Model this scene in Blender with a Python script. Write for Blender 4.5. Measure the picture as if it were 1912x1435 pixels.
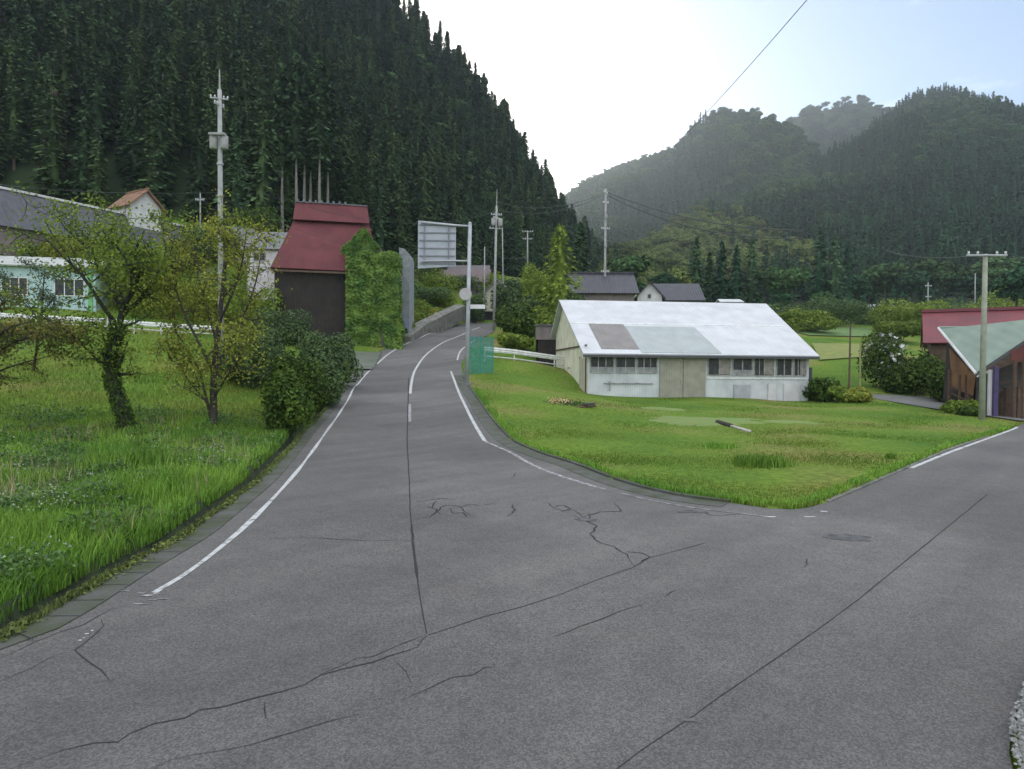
import bpy, bmesh, math, random
import numpy as np
from mathutils import Vector, Matrix, noise as mnoise
from mathutils.geometry import delaunay_2d_cdt
random.seed(7); RG = np.random.default_rng(7)
R = math.radians
SC = bpy.context.scene
for o in list(bpy.data.objects): bpy.data.objects.remove(o)

# ------------------------------------------------------------------ camera
FPX = 1246.0; CX = 956.0; CY = 717.5; CAMZ = 2.5
PITCH = math.atan(27.5/FPX); ROLL = R(0.46)
Fv = Vector((0, math.cos(PITCH), -math.sin(PITCH))); U0 = Vector((0, math.sin(PITCH), math.cos(PITCH))); R0 = Vector((1,0,0))
Rv = R0*math.cos(ROLL)+U0*math.sin(ROLL); Uv = U0*math.cos(ROLL)-R0*math.sin(ROLL)
CAMP = Vector((0,0,CAMZ))
cd = bpy.data.cameras.new('camera'); co = bpy.data.objects.new('camera', cd); SC.collection.objects.link(co)
cd.sensor_width = 36; cd.lens = FPX/1912*36; cd.clip_end = 6000; cd.clip_start = 0.1
co.matrix_world = Matrix(((Rv.x,Uv.x,-Fv.x,0),(Rv.y,Uv.y,-Fv.y,0),(Rv.z,Uv.z,-Fv.z,CAMZ),(0,0,0,1)))
SC.camera = co

# ------------------------------------------------------------------ sky, sun, exposure
SUN_AZ = R(-14.0); SUN_EL = R(20.0)          # azimuth measured from +Y towards +X
HAZE = 0.00034
w = bpy.data.worlds.new('World'); SC.world = w; w.use_nodes = True
nt = w.node_tree; nt.nodes.clear()
out = nt.nodes.new('ShaderNodeOutputWorld'); bg = nt.nodes.new('ShaderNodeBackground')
sky = nt.nodes.new('ShaderNodeTexSky'); sky.sky_type = 'NISHITA'; sky.sun_disc = False
sky.sun_elevation = SUN_EL; sky.sun_rotation = SUN_AZ; sky.altitude = 500
sky.air_density = 1.0; sky.dust_density = 1.6; sky.ozone_density = 1.4
bg.inputs['Strength'].default_value = 0.15
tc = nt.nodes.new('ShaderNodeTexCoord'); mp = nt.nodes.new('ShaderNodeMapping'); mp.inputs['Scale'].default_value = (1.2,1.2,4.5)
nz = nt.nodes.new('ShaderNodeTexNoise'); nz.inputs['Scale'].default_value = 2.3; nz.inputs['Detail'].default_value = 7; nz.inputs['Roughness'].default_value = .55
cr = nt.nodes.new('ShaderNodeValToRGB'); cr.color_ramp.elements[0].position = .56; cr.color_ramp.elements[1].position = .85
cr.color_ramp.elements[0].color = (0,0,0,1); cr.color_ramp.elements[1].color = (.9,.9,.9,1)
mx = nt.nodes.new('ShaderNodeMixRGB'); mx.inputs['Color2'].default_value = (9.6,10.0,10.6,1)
L = nt.links.new
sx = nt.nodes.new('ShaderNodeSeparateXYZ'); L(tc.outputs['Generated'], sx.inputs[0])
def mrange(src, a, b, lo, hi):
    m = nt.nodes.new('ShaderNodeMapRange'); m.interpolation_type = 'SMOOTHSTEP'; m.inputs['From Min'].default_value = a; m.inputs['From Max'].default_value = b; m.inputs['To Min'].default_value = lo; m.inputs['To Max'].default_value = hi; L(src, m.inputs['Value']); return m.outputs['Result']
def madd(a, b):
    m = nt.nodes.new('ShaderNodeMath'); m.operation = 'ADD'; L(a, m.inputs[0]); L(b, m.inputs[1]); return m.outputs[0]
# unseen cloud added overhead and behind to brighten the ground, thin wisps elsewhere
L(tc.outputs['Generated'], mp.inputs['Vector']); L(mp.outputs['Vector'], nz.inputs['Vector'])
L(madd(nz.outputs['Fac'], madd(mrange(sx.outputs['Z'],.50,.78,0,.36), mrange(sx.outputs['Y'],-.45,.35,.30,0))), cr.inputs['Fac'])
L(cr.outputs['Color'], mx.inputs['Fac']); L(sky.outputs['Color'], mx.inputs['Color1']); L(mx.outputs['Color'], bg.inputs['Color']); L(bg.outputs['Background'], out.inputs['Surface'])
sl = bpy.data.lights.new('sun', 'SUN'); sl.energy = 2.6; sl.angle = R(0.5); sl.color = (1.0,.93,.80)
so = bpy.data.objects.new('sun', sl); SC.collection.objects.link(so)
sd = Vector((math.sin(SUN_AZ)*math.cos(SUN_EL), math.cos(SUN_AZ)*math.cos(SUN_EL), math.sin(SUN_EL)))
so.rotation_euler = sd.to_track_quat('Z', 'Y').to_euler(); so.location = (0,0,300)
SC.view_settings.view_transform = 'Standard'; SC.view_settings.look = 'None'; SC.view_settings.gamma = 1
SC.view_settings.exposure = 0.45
SC.render.engine = 'CYCLES'; SC.cycles.max_bounces = 6; SC.cycles.volume_bounces = 0

# ------------------------------------------------------------------ pixel helpers and terrain height
def W(px, py, d): return CAMP + (Fv + Rv*((px-CX)/FPX) + Uv*((CY-py)/FPX))*d
road_left = [(502,939,None),(600,830,22),(650,765,31),(690,718,41),(718,682,51),(745,652,58),(790,630,66),(845,613,76),(890,602,86)]
road_right = [(905,825,22),(872,762,31),(852,712,41),(846,682,50),(862,656,57),(885,640,63),(915,622,72),(928,606,82)]
ctl = []
for X in (-60,-35,-20,-8,0,8,20,35,60):
    for Y in (-60,-25,-8,2,9,15): ctl.append((X,Y,0.0))
ctl += [(-11,19,0),(-20,19,-.05),(-40,22,.5),(4,21,0),(12,21,0.05),(22,21,0),(5,29,.15),(12,31,.2),(12,37,.35),(20,37,.3),(30,25,0),(45,40,0),(60,60,2)]
def _dense(lst):
    q = [W(*p) for p in lst if p[2]]; o = []
    for i in range(len(q)-1):
        a = q[max(i-1,0)]; b = q[i]; c = q[i+1]; d = q[min(i+2,len(q)-1)]; n = max(1,int((c-b).length/2.5))
        for k in range(n):
            t = k/n; o.append(.5*((2*b)+(c-a)*t+(2*a-5*b+4*c-d)*t*t+(3*b-a-3*c+d)*t**3))
    return o+[q[-1]]
_dl = _dense(road_left); _dr = _dense(road_right)
def _zroad(y): return float(np.interp(y,[18,22,27,31,36,41,46,51,58,66,76,86],[0,.08,.33,.68,1.15,1.75,2.3,2.9,4.15,5.6,7.15,8.55]))
for v in _dl+_dr: ctl.append((v.x,v.y,_zroad(v.y)))
for v in _dl[::2]: ctl.append((v.x-2.2,v.y,_zroad(v.y)+.1))
for v in _dr[::2]: ctl.append((v.x+2.0,v.y,_zroad(v.y)+.05))
for p in [(235,805,23),(400,795,23.5),(100,700,34),(300,700,36),(600,700,37.5),(-200,700,34),(100,648,44),(400,648,45),(600,662,48),(-300,640,45),
          (0,600,48),(400,628,49),(0,578,52),(160,580,54),(505,628,58),(650,640,59),(735,643,61),(-300,570,52),
          (300,445,74),(100,475,66),(450,480,72),(700,540,80),(800,560,84),(760,590,70),(-300,480,70),
          (920,668,52),(1035,686,55),(1000,640,62),(1037,697,57),(1097,737,44),(1510,750,45.5),(1350,742,45),
          (1500,640,75),(1300,600,92),(1600,660,66),(1700,620,92),(1912,620,100),(1832,782,33),(1912,797,31),(1640,745,44),(1780,765,40),(1912,775,41),
          (1000,590,95),(1090,600,85),(1500,590,120),(1750,590,125),(1250,575,130),
          (1150,545,190),(1300,560,175),(1500,570,165),(1700,570,165),(1912,565,165),(2300,555,165),(2100,620,90),(2300,720,50),
          (-300,330,80),(0,360,85),(400,420,85),(700,470,95),(800,505,110),(950,515,150),(1050,525,190),(-700,300,80)]:
    ctl.append(tuple(W(*p)))
ctl += [(-300,400,25),(0,700,40),(300,700,50),(600,400,35),(600,0,5),(-300,0,15),(0,-400,0),(-300,-300,0),(500,-300,0),(900,900,50),(-700,700,30)]
cp = np.array(ctl, float); cc = 3.0
def phi(r2): return np.sqrt(r2+cc*cc)
D2 = ((cp[:,None,:2]-cp[None,:,:2])**2).sum(-1); n_ = len(cp)
A_ = np.zeros((n_+1,n_+1)); A_[:n_,:n_] = phi(D2) - np.eye(n_)*0.15; A_[n_,:n_] = 1; A_[:n_,n_] = 1
wt = np.linalg.solve(A_, np.append(cp[:,2],0))
def hh_np(x, y):
    x = np.asarray(x,float).ravel(); y = np.asarray(y,float).ravel(); o = np.empty(len(x))
    for i in range(0,len(x),20000):
        s = slice(i,i+20000)
        o[s] = phi((x[s,None]-cp[None,:,0])**2+(y[s,None]-cp[None,:,1])**2)@wt[:n_]+wt[n_]
    return o
gx0,gy0,gs = -90.0,-20.0,0.5; gnx,gny = 401,361
gX,gY = np.meshgrid(gx0+gs*np.arange(gnx), gy0+gs*np.arange(gny)); HG = hh_np(gX,gY).reshape(gny,gnx)
def hf(x, y):
    x = np.asarray(x,float); y = np.asarray(y,float)
    u = np.clip((x-gx0)/gs,0,gnx-1.001); v = np.clip((y-gy0)/gs,0,gny-1.001); i = u.astype(int); j = v.astype(int); a = u-i; b = v-j
    return HG[j,i]*(1-a)*(1-b)+HG[j,i+1]*a*(1-b)+HG[j+1,i]*(1-a)*b+HG[j+1,i+1]*a*b
def h(x, y):
    if gx0 < x < 109 and gy0 < y < 159: return float(hf(x,y))
    return float(hh_np([x],[y])[0])
def G(px, py, dmin=2.0, dmax=260):
    """where the pixel ray meets the terrain"""
    ds = np.geomspace(dmin,dmax,500); P = np.array([W(px,py,d) for d in ds])
    k = np.nonzero(P[:,2] < hf(P[:,0],P[:,1]))[0]
    if len(k)==0: return W(px,py,dmax)
    i = k[0]; a,b = (ds[i-1] if i else ds[0]), ds[i]
    for _ in range(14):
        m = (a+b)/2; p = W(px,py,m)
        if p.z < h(p.x,p.y): b = m
        else: a = m
    return W(px,py,(a+b)/2)
def at_ground(px, d):
    """ground point in the pixel column px at depth d"""
    p = W(px,690,d); return Vector((p.x,p.y,h(p.x,p.y)))
def zat(py, px, d): return W(px,py,d).z

# ------------------------------------------------------------------ materials
MATS = {}
def mat(name, col, col2=None, scale=3.0, rough=.85, bump=0.0, bscale=None, metallic=0, island=0.0, transl=0.0, stripes=None, detail=6, mix_lo=.35, mix_hi=.65, spec=None):
    if name in MATS: return MATS[name]
    m = bpy.data.materials.new(name); m.use_nodes = True; t = m.node_tree; b = t.nodes['Principled BSDF']
    b.inputs['Roughness'].default_value = rough; b.inputs['Metallic'].default_value = metallic
    if spec is not None: b.inputs['Specular IOR Level'].default_value = spec
    tc = t.nodes.new('ShaderNodeTexCoord'); nz = t.nodes.new('ShaderNodeTexNoise'); nz.inputs['Scale'].default_value = scale; nz.inputs['Detail'].default_value = detail
    t.links.new(tc.outputs['Object'], nz.inputs['Vector'])
    rp = t.nodes.new('ShaderNodeValToRGB'); rp.color_ramp.elements[0].position = mix_lo; rp.color_ramp.elements[1].position = mix_hi
    c2 = col2 or tuple(c*.75 for c in col)
    rp.color_ramp.elements[0].color = (*c2,1); rp.color_ramp.elements[1].color = (*col,1)
    t.links.new(nz.outputs['Fac'], rp.inputs['Fac']); last = rp.outputs['Color']
    if island:
        g = t.nodes.new('ShaderNodeNewGeometry'); mr = t.nodes.new('ShaderNodeMapRange'); mr.inputs['To Min'].default_value = 1-island; mr.inputs['To Max'].default_value = 1+island
        t.links.new(g.outputs['Random Per Island'], mr.inputs['Value'])
        oi = t.nodes.new('ShaderNodeObjectInfo'); m3 = t.nodes.new('ShaderNodeMapRange'); m3.inputs['To Min'].default_value = .78; m3.inputs['To Max'].default_value = 1.22
        t.links.new(oi.outputs['Random'], m3.inputs['Value'])
        mm = t.nodes.new('ShaderNodeMath'); mm.operation = 'MULTIPLY'; t.links.new(mr.outputs['Result'], mm.inputs[0]); t.links.new(m3.outputs['Result'], mm.inputs[1])
        ml = t.nodes.new('ShaderNodeVectorMath'); ml.operation = 'SCALE'; t.links.new(last, ml.inputs[0]); t.links.new(mm.outputs[0], ml.inputs['Scale']); last = ml.outputs['Vector']
    t.links.new(last, b.inputs['Base Color'])
    hsrc = None
    if stripes:   # (axis, period)
        sp = t.nodes.new('ShaderNodeSeparateXYZ'); t.links.new(tc.outputs['Object'], sp.inputs[0])
        mu = t.nodes.new('ShaderNodeMath'); mu.operation = 'MULTIPLY'; mu.inputs[1].default_value = 2*math.pi/stripes[1]; t.links.new(sp.outputs[stripes[0]], mu.inputs[0])
        sn = t.nodes.new('ShaderNodeMath'); sn.operation = 'SINE'; t.links.new(mu.outputs[0], sn.inputs[0]); hsrc = sn.outputs[0]
        bp = t.nodes.new('ShaderNodeBump'); bp.inputs['Strength'].default_value = stripes[2] if len(stripes)>2 else .6; bp.inputs['Distance'].default_value = .02
        t.links.new(hsrc, bp.inputs['Height']); t.links.new(bp.outputs['Normal'], b.inputs['Normal'])
    elif bump:
        n2 = t.nodes.new('ShaderNodeTexNoise'); n2.inputs['Scale'].default_value = bscale or scale*8; n2.inputs['Detail'].default_value = 4
        t.links.new(tc.outputs['Object'], n2.inputs['Vector'])
        bp = t.nodes.new('ShaderNodeBump'); bp.inputs['Strength'].default_value = bump; bp.inputs['Distance'].default_value = .02
        t.links.new(n2.outputs['Fac'], bp.inputs['Height']); t.links.new(bp.outputs['Normal'], b.inputs['Normal'])
    if transl:
        tr = t.nodes.new('ShaderNodeBsdfTranslucent'); ms = t.nodes.new('ShaderNodeMixShader'); ms.inputs['Fac'].default_value = transl
        t.links.new(last, tr.inputs['Color']); t.links.new(b.outputs['BSDF'], ms.inputs[1]); t.links.new(tr.outputs['BSDF'], ms.inputs[2])
        t.links.new(ms.outputs['Shader'], t.nodes['Material Output'].inputs['Surface'])
    m.diffuse_color = (*col,1); MATS[name] = m; return m

def asphalt_mat():
    m = bpy.data.materials.new('asphalt'); m.use_nodes = True; t = m.node_tree; b = t.nodes['Principled BSDF']; N = t.nodes.new; K = t.links.new
    b.inputs['Roughness'].default_value = .82; b.inputs['Specular IOR Level'].default_value = .35
    tc = N('ShaderNodeTexCoord')
    def nz(s, d=5, r=.5):
        n = N('ShaderNodeTexNoise'); n.inputs['Scale'].default_value = s; n.inputs['Detail'].default_value = d; n.inputs['Roughness'].default_value = r; K(tc.outputs['Object'], n.inputs['Vector']); return n
    def ramp(src, a, ca, bb, cb):
        r = N('ShaderNodeValToRGB'); e = r.color_ramp.elements; e[0].position = a; e[1].position = bb; e[0].color = (*ca,1); e[1].color = (*cb,1); K(src, r.inputs['Fac']); return r.outputs['Color']
    def mul(a, bb):
        x = N('ShaderNodeMixRGB'); x.blend_type = 'MULTIPLY'; x.inputs['Fac'].default_value = 1; K(a, x.inputs['Color1']); K(bb, x.inputs['Color2']); return x.outputs['Color']
    base = ramp(nz(.28,4).outputs['Fac'], .35, (.110,.105,.099), .68, (.138,.132,.125))
    mid = ramp(nz(2.6,6,.65).outputs['Fac'], .3, (.88,.88,.89), .7, (1.1,1.1,1.08))
    vo = N('ShaderNodeTexVoronoi'); vo.inputs['Scale'].default_value = 75; K(tc.outputs['Object'], vo.inputs['Vector'])
    sp = ramp(vo.outputs['Color'], .25, (.66,.66,.68), .86, (1.3,1.3,1.28))
    vo2 = N('ShaderNodeTexVoronoi'); vo2.inputs['Scale'].default_value = 30; K(tc.outputs['Object'], vo2.inputs['Vector'])
    mp1 = N('ShaderNodeMapping'); mp1.inputs['Rotation'].default_value = (0,0,R(-46)); K(tc.outputs['Object'], mp1.inputs['Vector']); mp2 = N('ShaderNodeMapping'); mp2.inputs['Scale'].default_value = (.08,.8,1); K(mp1.outputs['Vector'], mp2.inputs['Vector'])
    n3 = N('ShaderNodeTexNoise'); n3.inputs['Scale'].default_value = 1.3; n3.inputs['Detail'].default_value = 5; K(mp2.outputs['Vector'], n3.inputs['Vector'])
    wear = ramp(n3.outputs['Fac'], .34, (.86,.86,.87), .66, (1.12,1.11,1.09))
    pat = ramp(nz(.11,2,.3).outputs['Fac'], .48, (.90,.90,.905), .52, (1.06,1.055,1.05))
    st = ramp(vo2.outputs['Distance'], .05, (1.55,1.52,1.48), .13, (1,1,1))
    br = ramp(nz(.9,5,.6).outputs['Fac'], .60, (1,1,1), .78, (1.05,.93,.86))
    K(mul(mul(mul(mul(mul(mul(base, mid), sp), st), br), wear), pat), b.inputs['Base Color'])
    bp = N('ShaderNodeBump'); bp.inputs['Strength'].default_value = .55; bp.inputs['Distance'].default_value = .006; K(vo.outputs['Distance'], bp.inputs['Height']); K(bp.outputs['Normal'], b.inputs['Normal'])
    return m
def ground_mat():
    m = bpy.data.materials.new('meadow_soil'); m.use_nodes = True; t = m.node_tree; b = t.nodes['Principled BSDF']; N = t.nodes.new; K = t.links.new
    b.inputs['Roughness'].default_value = .95; b.inputs['Specular IOR Level'].default_value = .1
    tc = N('ShaderNodeTexCoord')
    def nz(s, d=5):
        n = N('ShaderNodeTexNoise'); n.inputs['Scale'].default_value = s; n.inputs['Detail'].default_value = d; K(tc.outputs['Object'], n.inputs['Vector']); return n.outputs['Fac']
    r = N('ShaderNodeValToRGB'); e = r.color_ramp.elements; e[0].position = .3; e[0].color = (.070,.150,.020,1); e[1].position = .7; e[1].color = (.23,.195,.075,1)
    q = e.new(.52); q.color = (.13,.205,.028,1); K(nz(.16,6), r.inputs['Fac'])
    r2 = N('ShaderNodeValToRGB'); f = r2.color_ramp.elements; f[0].position = .3; f[0].color = (.6,.6,.6,1); f[1].position = .75; f[1].color = (1.25,1.25,1.2,1); K(nz(6,6), r2.inputs['Fac'])
    x = N('ShaderNodeMixRGB'); x.blend_type = 'MULTIPLY'; x.inputs['Fac'].default_value = 1; K(r.outputs['Color'], x.inputs['Color1']); K(r2.outputs['Color'], x.inputs['Color2']); K(x.outputs['Color'], b.inputs['Base Color'])
    bp = N('ShaderNodeBump'); bp.inputs['Strength'].default_value = .8; bp.inputs['Distance'].default_value = .05; K(nz(14,4), bp.inputs['Height']); K(bp.outputs['Normal'], b.inputs['Normal'])
    return m
M_ASPH = asphalt_mat(); M_GRND = ground_mat()
M_CRACK = mat('crack_tar', (.030,.028,.028), (.018,.018,.018), rough=.95)
M_LINE = mat('road_paint', (.47,.47,.46), (.17,.17,.165), scale=7, rough=.7, mix_lo=.33, mix_hi=.48)
M_FADE = mat('worn_road_paint', (.42,.42,.42), (.13,.13,.13), scale=9, rough=.8, mix_lo=.42, mix_hi=.62)
M_CONC = mat('weathered_concrete', (.19,.185,.165), (.09,.095,.07), scale=1.6, bump=.4, bscale=30)
M_GUT = mat('mossy_gutter', (.085,.085,.078), (.045,.055,.025), scale=2.0, bump=.5, bscale=25)
M_POLE = mat('pole_concrete', (.34,.34,.33), (.26,.26,.25), scale=3)
M_STEEL = mat('galvanised_steel', (.42,.43,.45), (.32,.33,.35), scale=2, rough=.55, metallic=.3)
M_DARKST = mat('dark_steel', (.06,.06,.065), rough=.6)
M_WHITE = mat('white_paint', (.72,.72,.70), (.55,.55,.52), scale=4, rough=.5)
M_BARK = mat('bark', (.06,.048,.036), (.025,.022,.018), scale=9, bump=.8, bscale=30)
M_BARKG = mat('mossy_bark', (.035,.045,.02), (.016,.018,.012), scale=8, bump=.9, bscale=26)
M_CBARK = mat('cedar_bark', (.17,.135,.11), (.09,.07,.055), scale=4)
M_FOREST = mat('forest_floor', (.035,.055,.024), (.02,.034,.015), scale=.2, rough=1, spec=.05)
M_CED = mat('cedar_needles', (.056,.104,.040), (.028,.058,.025), scale=.35, rough=.9, island=.45, spec=.15)
M_CED2 = mat('cedar_needles_light', (.080,.128,.042), (.040,.072,.026), scale=.35, rough=.9, island=.45, spec=.15)
M_FARC = mat('far_needles', (.040,.096,.042), (.020,.052,.026), scale=.03, rough=.95, island=.4, spec=.1)
M_FARB = mat('far_leaves', (.080,.135,.044), (.034,.074,.028), scale=.03, rough=.95, island=.4, spec=.1)
M_LEAF = mat('leaf_green', (.22,.28,.046), (.11,.17,.028), scale=1.1, rough=.8, island=.4, transl=.3, spec=.12)
M_LEAFY = mat('leaf_yellow', (.32,.32,.055), (.17,.23,.036), scale=1.0, rough=.8, island=.4, transl=.3, spec=.12)
M_LEAFD = mat('leaf_dark', (.075,.120,.020), (.032,.062,.014), scale=1.0, rough=.8, island=.4, transl=.15, spec=.1)
M_IVY = mat('ivy_leaf', (.17,.27,.040), (.065,.150,.024), scale=.8, rough=.55, island=.35, transl=.2, spec=.3)
M_RUST = mat('rusty_needles', (.075,.040,.026), (.04,.026,.018), scale=.5, island=.4)
M_GRASS = mat('grass_blade', (.205,.335,.045), (.105,.235,.030), scale=.45, rough=.6, island=.38, transl=.3, spec=.25)
M_GRASSB = mat('grass_blade_short', (.235,.27,.055), (.110,.225,.028), scale=.22, rough=.7, island=.35, transl=.25, spec=.2)
M_WEED = mat('weed_leaf', (.11,.19,.055), (.06,.12,.035), scale=1.2, rough=.55, island=.4, transl=.25, spec=.3)
M_MOSS = mat('moss', (.13,.16,.03), (.07,.10,.02), scale=3, island=.3)

# ------------------------------------------------------------------ object helpers
def link(o, parent=None):
    SC.collection.objects.link(o)
    if parent is not None: o.parent = parent
    return o
def tag(o, label=None, cat=None, group=None, kind=None):
    if label: o['label'] = label
    if cat: o['category'] = cat
    if group: o['group'] = group
    if kind: o['kind'] = kind
    return o
def thing(name, label, cat, loc=(0,0,0), rz=0, group=None):
    o = bpy.data.objects.new(name, None); o.empty_display_size = .3; o.location = loc; o.rotation_euler = (0,0,rz)
    link(o); return tag(o, label, cat, group)
class MB:
    def __init__(s): s.v = []; s.f = []; s.mi = []
    def add(s, vs, fs, mi=0):
        n = len(s.v); s.v += [tuple(p) for p in vs]; s.f += [tuple(i+n for i in f) for f in fs]; s.mi += [mi]*len(fs); return s
    def box(s, x0,x1,y0,y1,z0,z1, mi=0):
        return s.add([(x0,y0,z0),(x1,y0,z0),(x1,y1,z0),(x0,y1,z0),(x0,y0,z1),(x1,y0,z1),(x1,y1,z1),(x0,y1,z1)],
            [(0,3,2,1),(4,5,6,7),(0,1,5,4),(1,2,6,5),(2,3,7,6),(3,0,4,7)], mi)
    def slab(s, quad, th, mi=0):
        """a thick sheet: quad corners (top side), thickness along minus normal"""
        q = [Vector(p) for p in quad]; nn = (q[1]-q[0]).cross(q[3]-q[0]).normalized()
        b = [p-nn*th for p in q]; return s.add(q+b, [(0,1,2,3),(7,6,5,4),(0,4,5,1),(1,5,6,2),(2,6,7,3),(3,7,4,0)], mi)
    def tube(s, pts, rads, n=8, mi=0, cap=True):
        pts = [Vector(p) for p in pts]; base = len(s.v); prev = None
        for i,p in enumerate(pts):
            d = (pts[min(i+1,len(pts)-1)]-pts[max(i-1,0)]).normalized()
            a = d.orthogonal().normalized() if prev is None else (prev - d*prev.dot(d)).normalized(); prev = a; b = d.cross(a)
            r = rads[i] if hasattr(rads,'__len__') else rads
            for k in range(n):
                t = 2*math.pi*k/n; s.v.append(tuple(p+(a*math.cos(t)+b*math.sin(t))*r))
        for i in range(len(pts)-1):
            for k in range(n):
                a0 = base+i*n+k; a1 = base+i*n+(k+1)%n; s.f.append((a0,a1,a1+n,a0+n)); s.mi.append(mi)
        if cap:
            s.f.append(tuple(base+k for k in range(n))[::-1]); s.f.append(tuple(base+(len(pts)-1)*n+k for k in range(n))); s.mi += [mi,mi]
        return s
    def prism(s, poly, y0, y1, mi=0):
        """xz polygon extruded along y"""
        n = len(poly); vs = [(x,y0,z) for x,z in poly]+[(x,y1,z) for x,z in poly]
        fs = [tuple(range(n)), tuple(range(2*n-1,n-1,-1))]+[(i,i+n,(i+1)%n+n,(i+1)%n) for i in range(n)]
        return s.add(vs, fs, mi)
    def build(s, name, mats, parent=None, smooth=False):
        me = bpy.data.meshes.new(name); me.from_pydata(s.v, [], s.f)
        for m in (mats if isinstance(mats,(list,tuple)) else [mats]): me.materials.append(m)
        if any(s.mi): me.polygons.foreach_set('material_index', s.mi)
        if smooth: me.polygons.foreach_set('use_smooth', [True]*len(s.f))
        me.validate(); me.update(); return link(bpy.data.objects.new(name, me), parent)
def npmesh(name, V, F, mats, mi=None):
    """fast mesh from numpy arrays; F is (n,k)"""
    me = bpy.data.meshes.new(name); nf,k = F.shape
    me.vertices.add(len(V)); me.vertices.foreach_set('co', np.ascontiguousarray(V,np.float32).ravel())
    me.loops.add(nf*k); me.loops.foreach_set('vertex_index', np.ascontiguousarray(F,np.int32).ravel())
    me.polygons.add(nf); me.polygons.foreach_set('loop_start', np.arange(0,nf*k,k,dtype=np.int32)); me.polygons.foreach_set('loop_total', np.full(nf,k,np.int32))
    for m in (mats if isinstance(mats,(list,tuple)) else [mats]): me.materials.append(m)
    if mi is not None: me.polygons.foreach_set('material_index', mi)
    me.update(calc_edges=True); return me
def unit(v): return v/np.maximum(np.linalg.norm(v,axis=-1,keepdims=True),1e-9)
def leaf_arrays(P, size, up=.5, aspect=.6, nrm=None, rng=None):
    """leaf quads (diamond like) at P; nrm = preferred normals"""
    rng = rng or RG; n = len(P); nn = rng.normal(size=(n,3))
    if nrm is not None: nn = nn*.55+nrm
    nn[:,2] += up; nn = unit(nn); a = unit(np.cross(nn, rng.normal(size=(n,3)))); b = np.cross(nn,a)
    s = (size*(.6+.8*rng.random(n)))[:,None] if not hasattr(size,'__len__') else np.asarray(size)[:,None]
    V = np.stack([P-a*s*.5, P-b*s*aspect*.5+a*s*.08, P+a*s*.5, P+b*s*aspect*.5+a*s*.08],1).reshape(-1,3)
    return V, np.arange(4*n).reshape(n,4)
def join_np(parts):
    V = []; F = []; o = 0
    for v,f in parts: V.append(v); F.append(f+o); o += len(v)
    return np.concatenate(V), np.concatenate(F)
def structure(o): o['kind'] = 'structure'; return o
def inpoly(x, y, poly):
    x = np.asarray(x); y = np.asarray(y); c = np.zeros(x.shape,bool); n = len(poly); j = n-1
    for i in range(n):
        xi,yi = poly[i]; xj,yj = poly[j]
        c ^= ((yi>y)!=(yj>y)) & (x < (xj-xi)*(y-yi)/((yj-yi) if yj!=yi else 1e-9)+xi); j = i
    return c
def distline(x, y, line):
    """distance to polyline and side (positive = left of travel)"""
    best = np.full(np.shape(x),1e9); side = np.zeros(np.shape(x))
    for (x0,y0),(x1,y1) in zip(line[:-1],line[1:]):
        dx,dy = x1-x0,y1-y0; L2 = dx*dx+dy*dy+1e-9; t = np.clip(((x-x0)*dx+(y-y0)*dy)/L2,0,1)
        d = np.hypot(x-x0-t*dx, y-y0-t*dy); k = d<best; best = np.where(k,d,best); side = np.where(k,dx*(y-y0)-dy*(x-x0),side)
    return best, side
def resample(pts, step):
    pts = [Vector(p) for p in pts]; o = [pts[0]]
    for a,b in zip(pts[:-1],pts[1:]):
        n = max(1,int((b-a).length/step)); o += [a.lerp(b,k/n) for k in range(1,n+1)]
    return o
def smooth2(pts, it=2):
    for _ in range(it):
        q = [pts[0]]
        for a,b in zip(pts[:-1],pts[1:]): q += [a.lerp(b,.25), a.lerp(b,.75)]
        pts = q+[pts[-1]]
    return pts
def Gl(lst): return [G(*p) for p in lst]

# ------------------------------------------------------------------ setting: asphalt, ground, gutters, markings
ditch_px = [(0,1198),(105,1139),(201,1081),(268,1043),(347,1001),(401,960),(481,901),(525,855),(565,809),(606,767),(652,700),(669,680)]
ditch = [Vector((-14,-3.0,0)), Vector((-8,2.9,0))]+Gl(ditch_px)
farleft = Gl([(688,670),(712,655),(745,640),(790,621),(835,610),(880,597)])
farright = Gl([(928,604),(920,620),(890,638),(872,655),(862,680),(868,715)])
kerb_px = [(880,727),(903,760),(934,800),(960,825),(1011,847),(1078,867),(1144,894),(1211,914),(1278,928),(1362,938),(1429,948),(1480,951),(1510,947),(1545,937),(1640,896),(1714,864),(1790,832),(1843,816),(1890,800)]
kerb = Gl(kerb_px)
P2 = lambda l: [(p.x,p.y) for p in l]
poly = P2(ditch)+P2(farleft)+P2(farright)+P2(kerb)+[(27,34.5),(42,48),(48,44),(30,30.5),(12,13.6),(3.62,4.75),(3.3,4.35),(2.9,3.7),(2.4,2.5),(8,-12),(-14,-12)]
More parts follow.
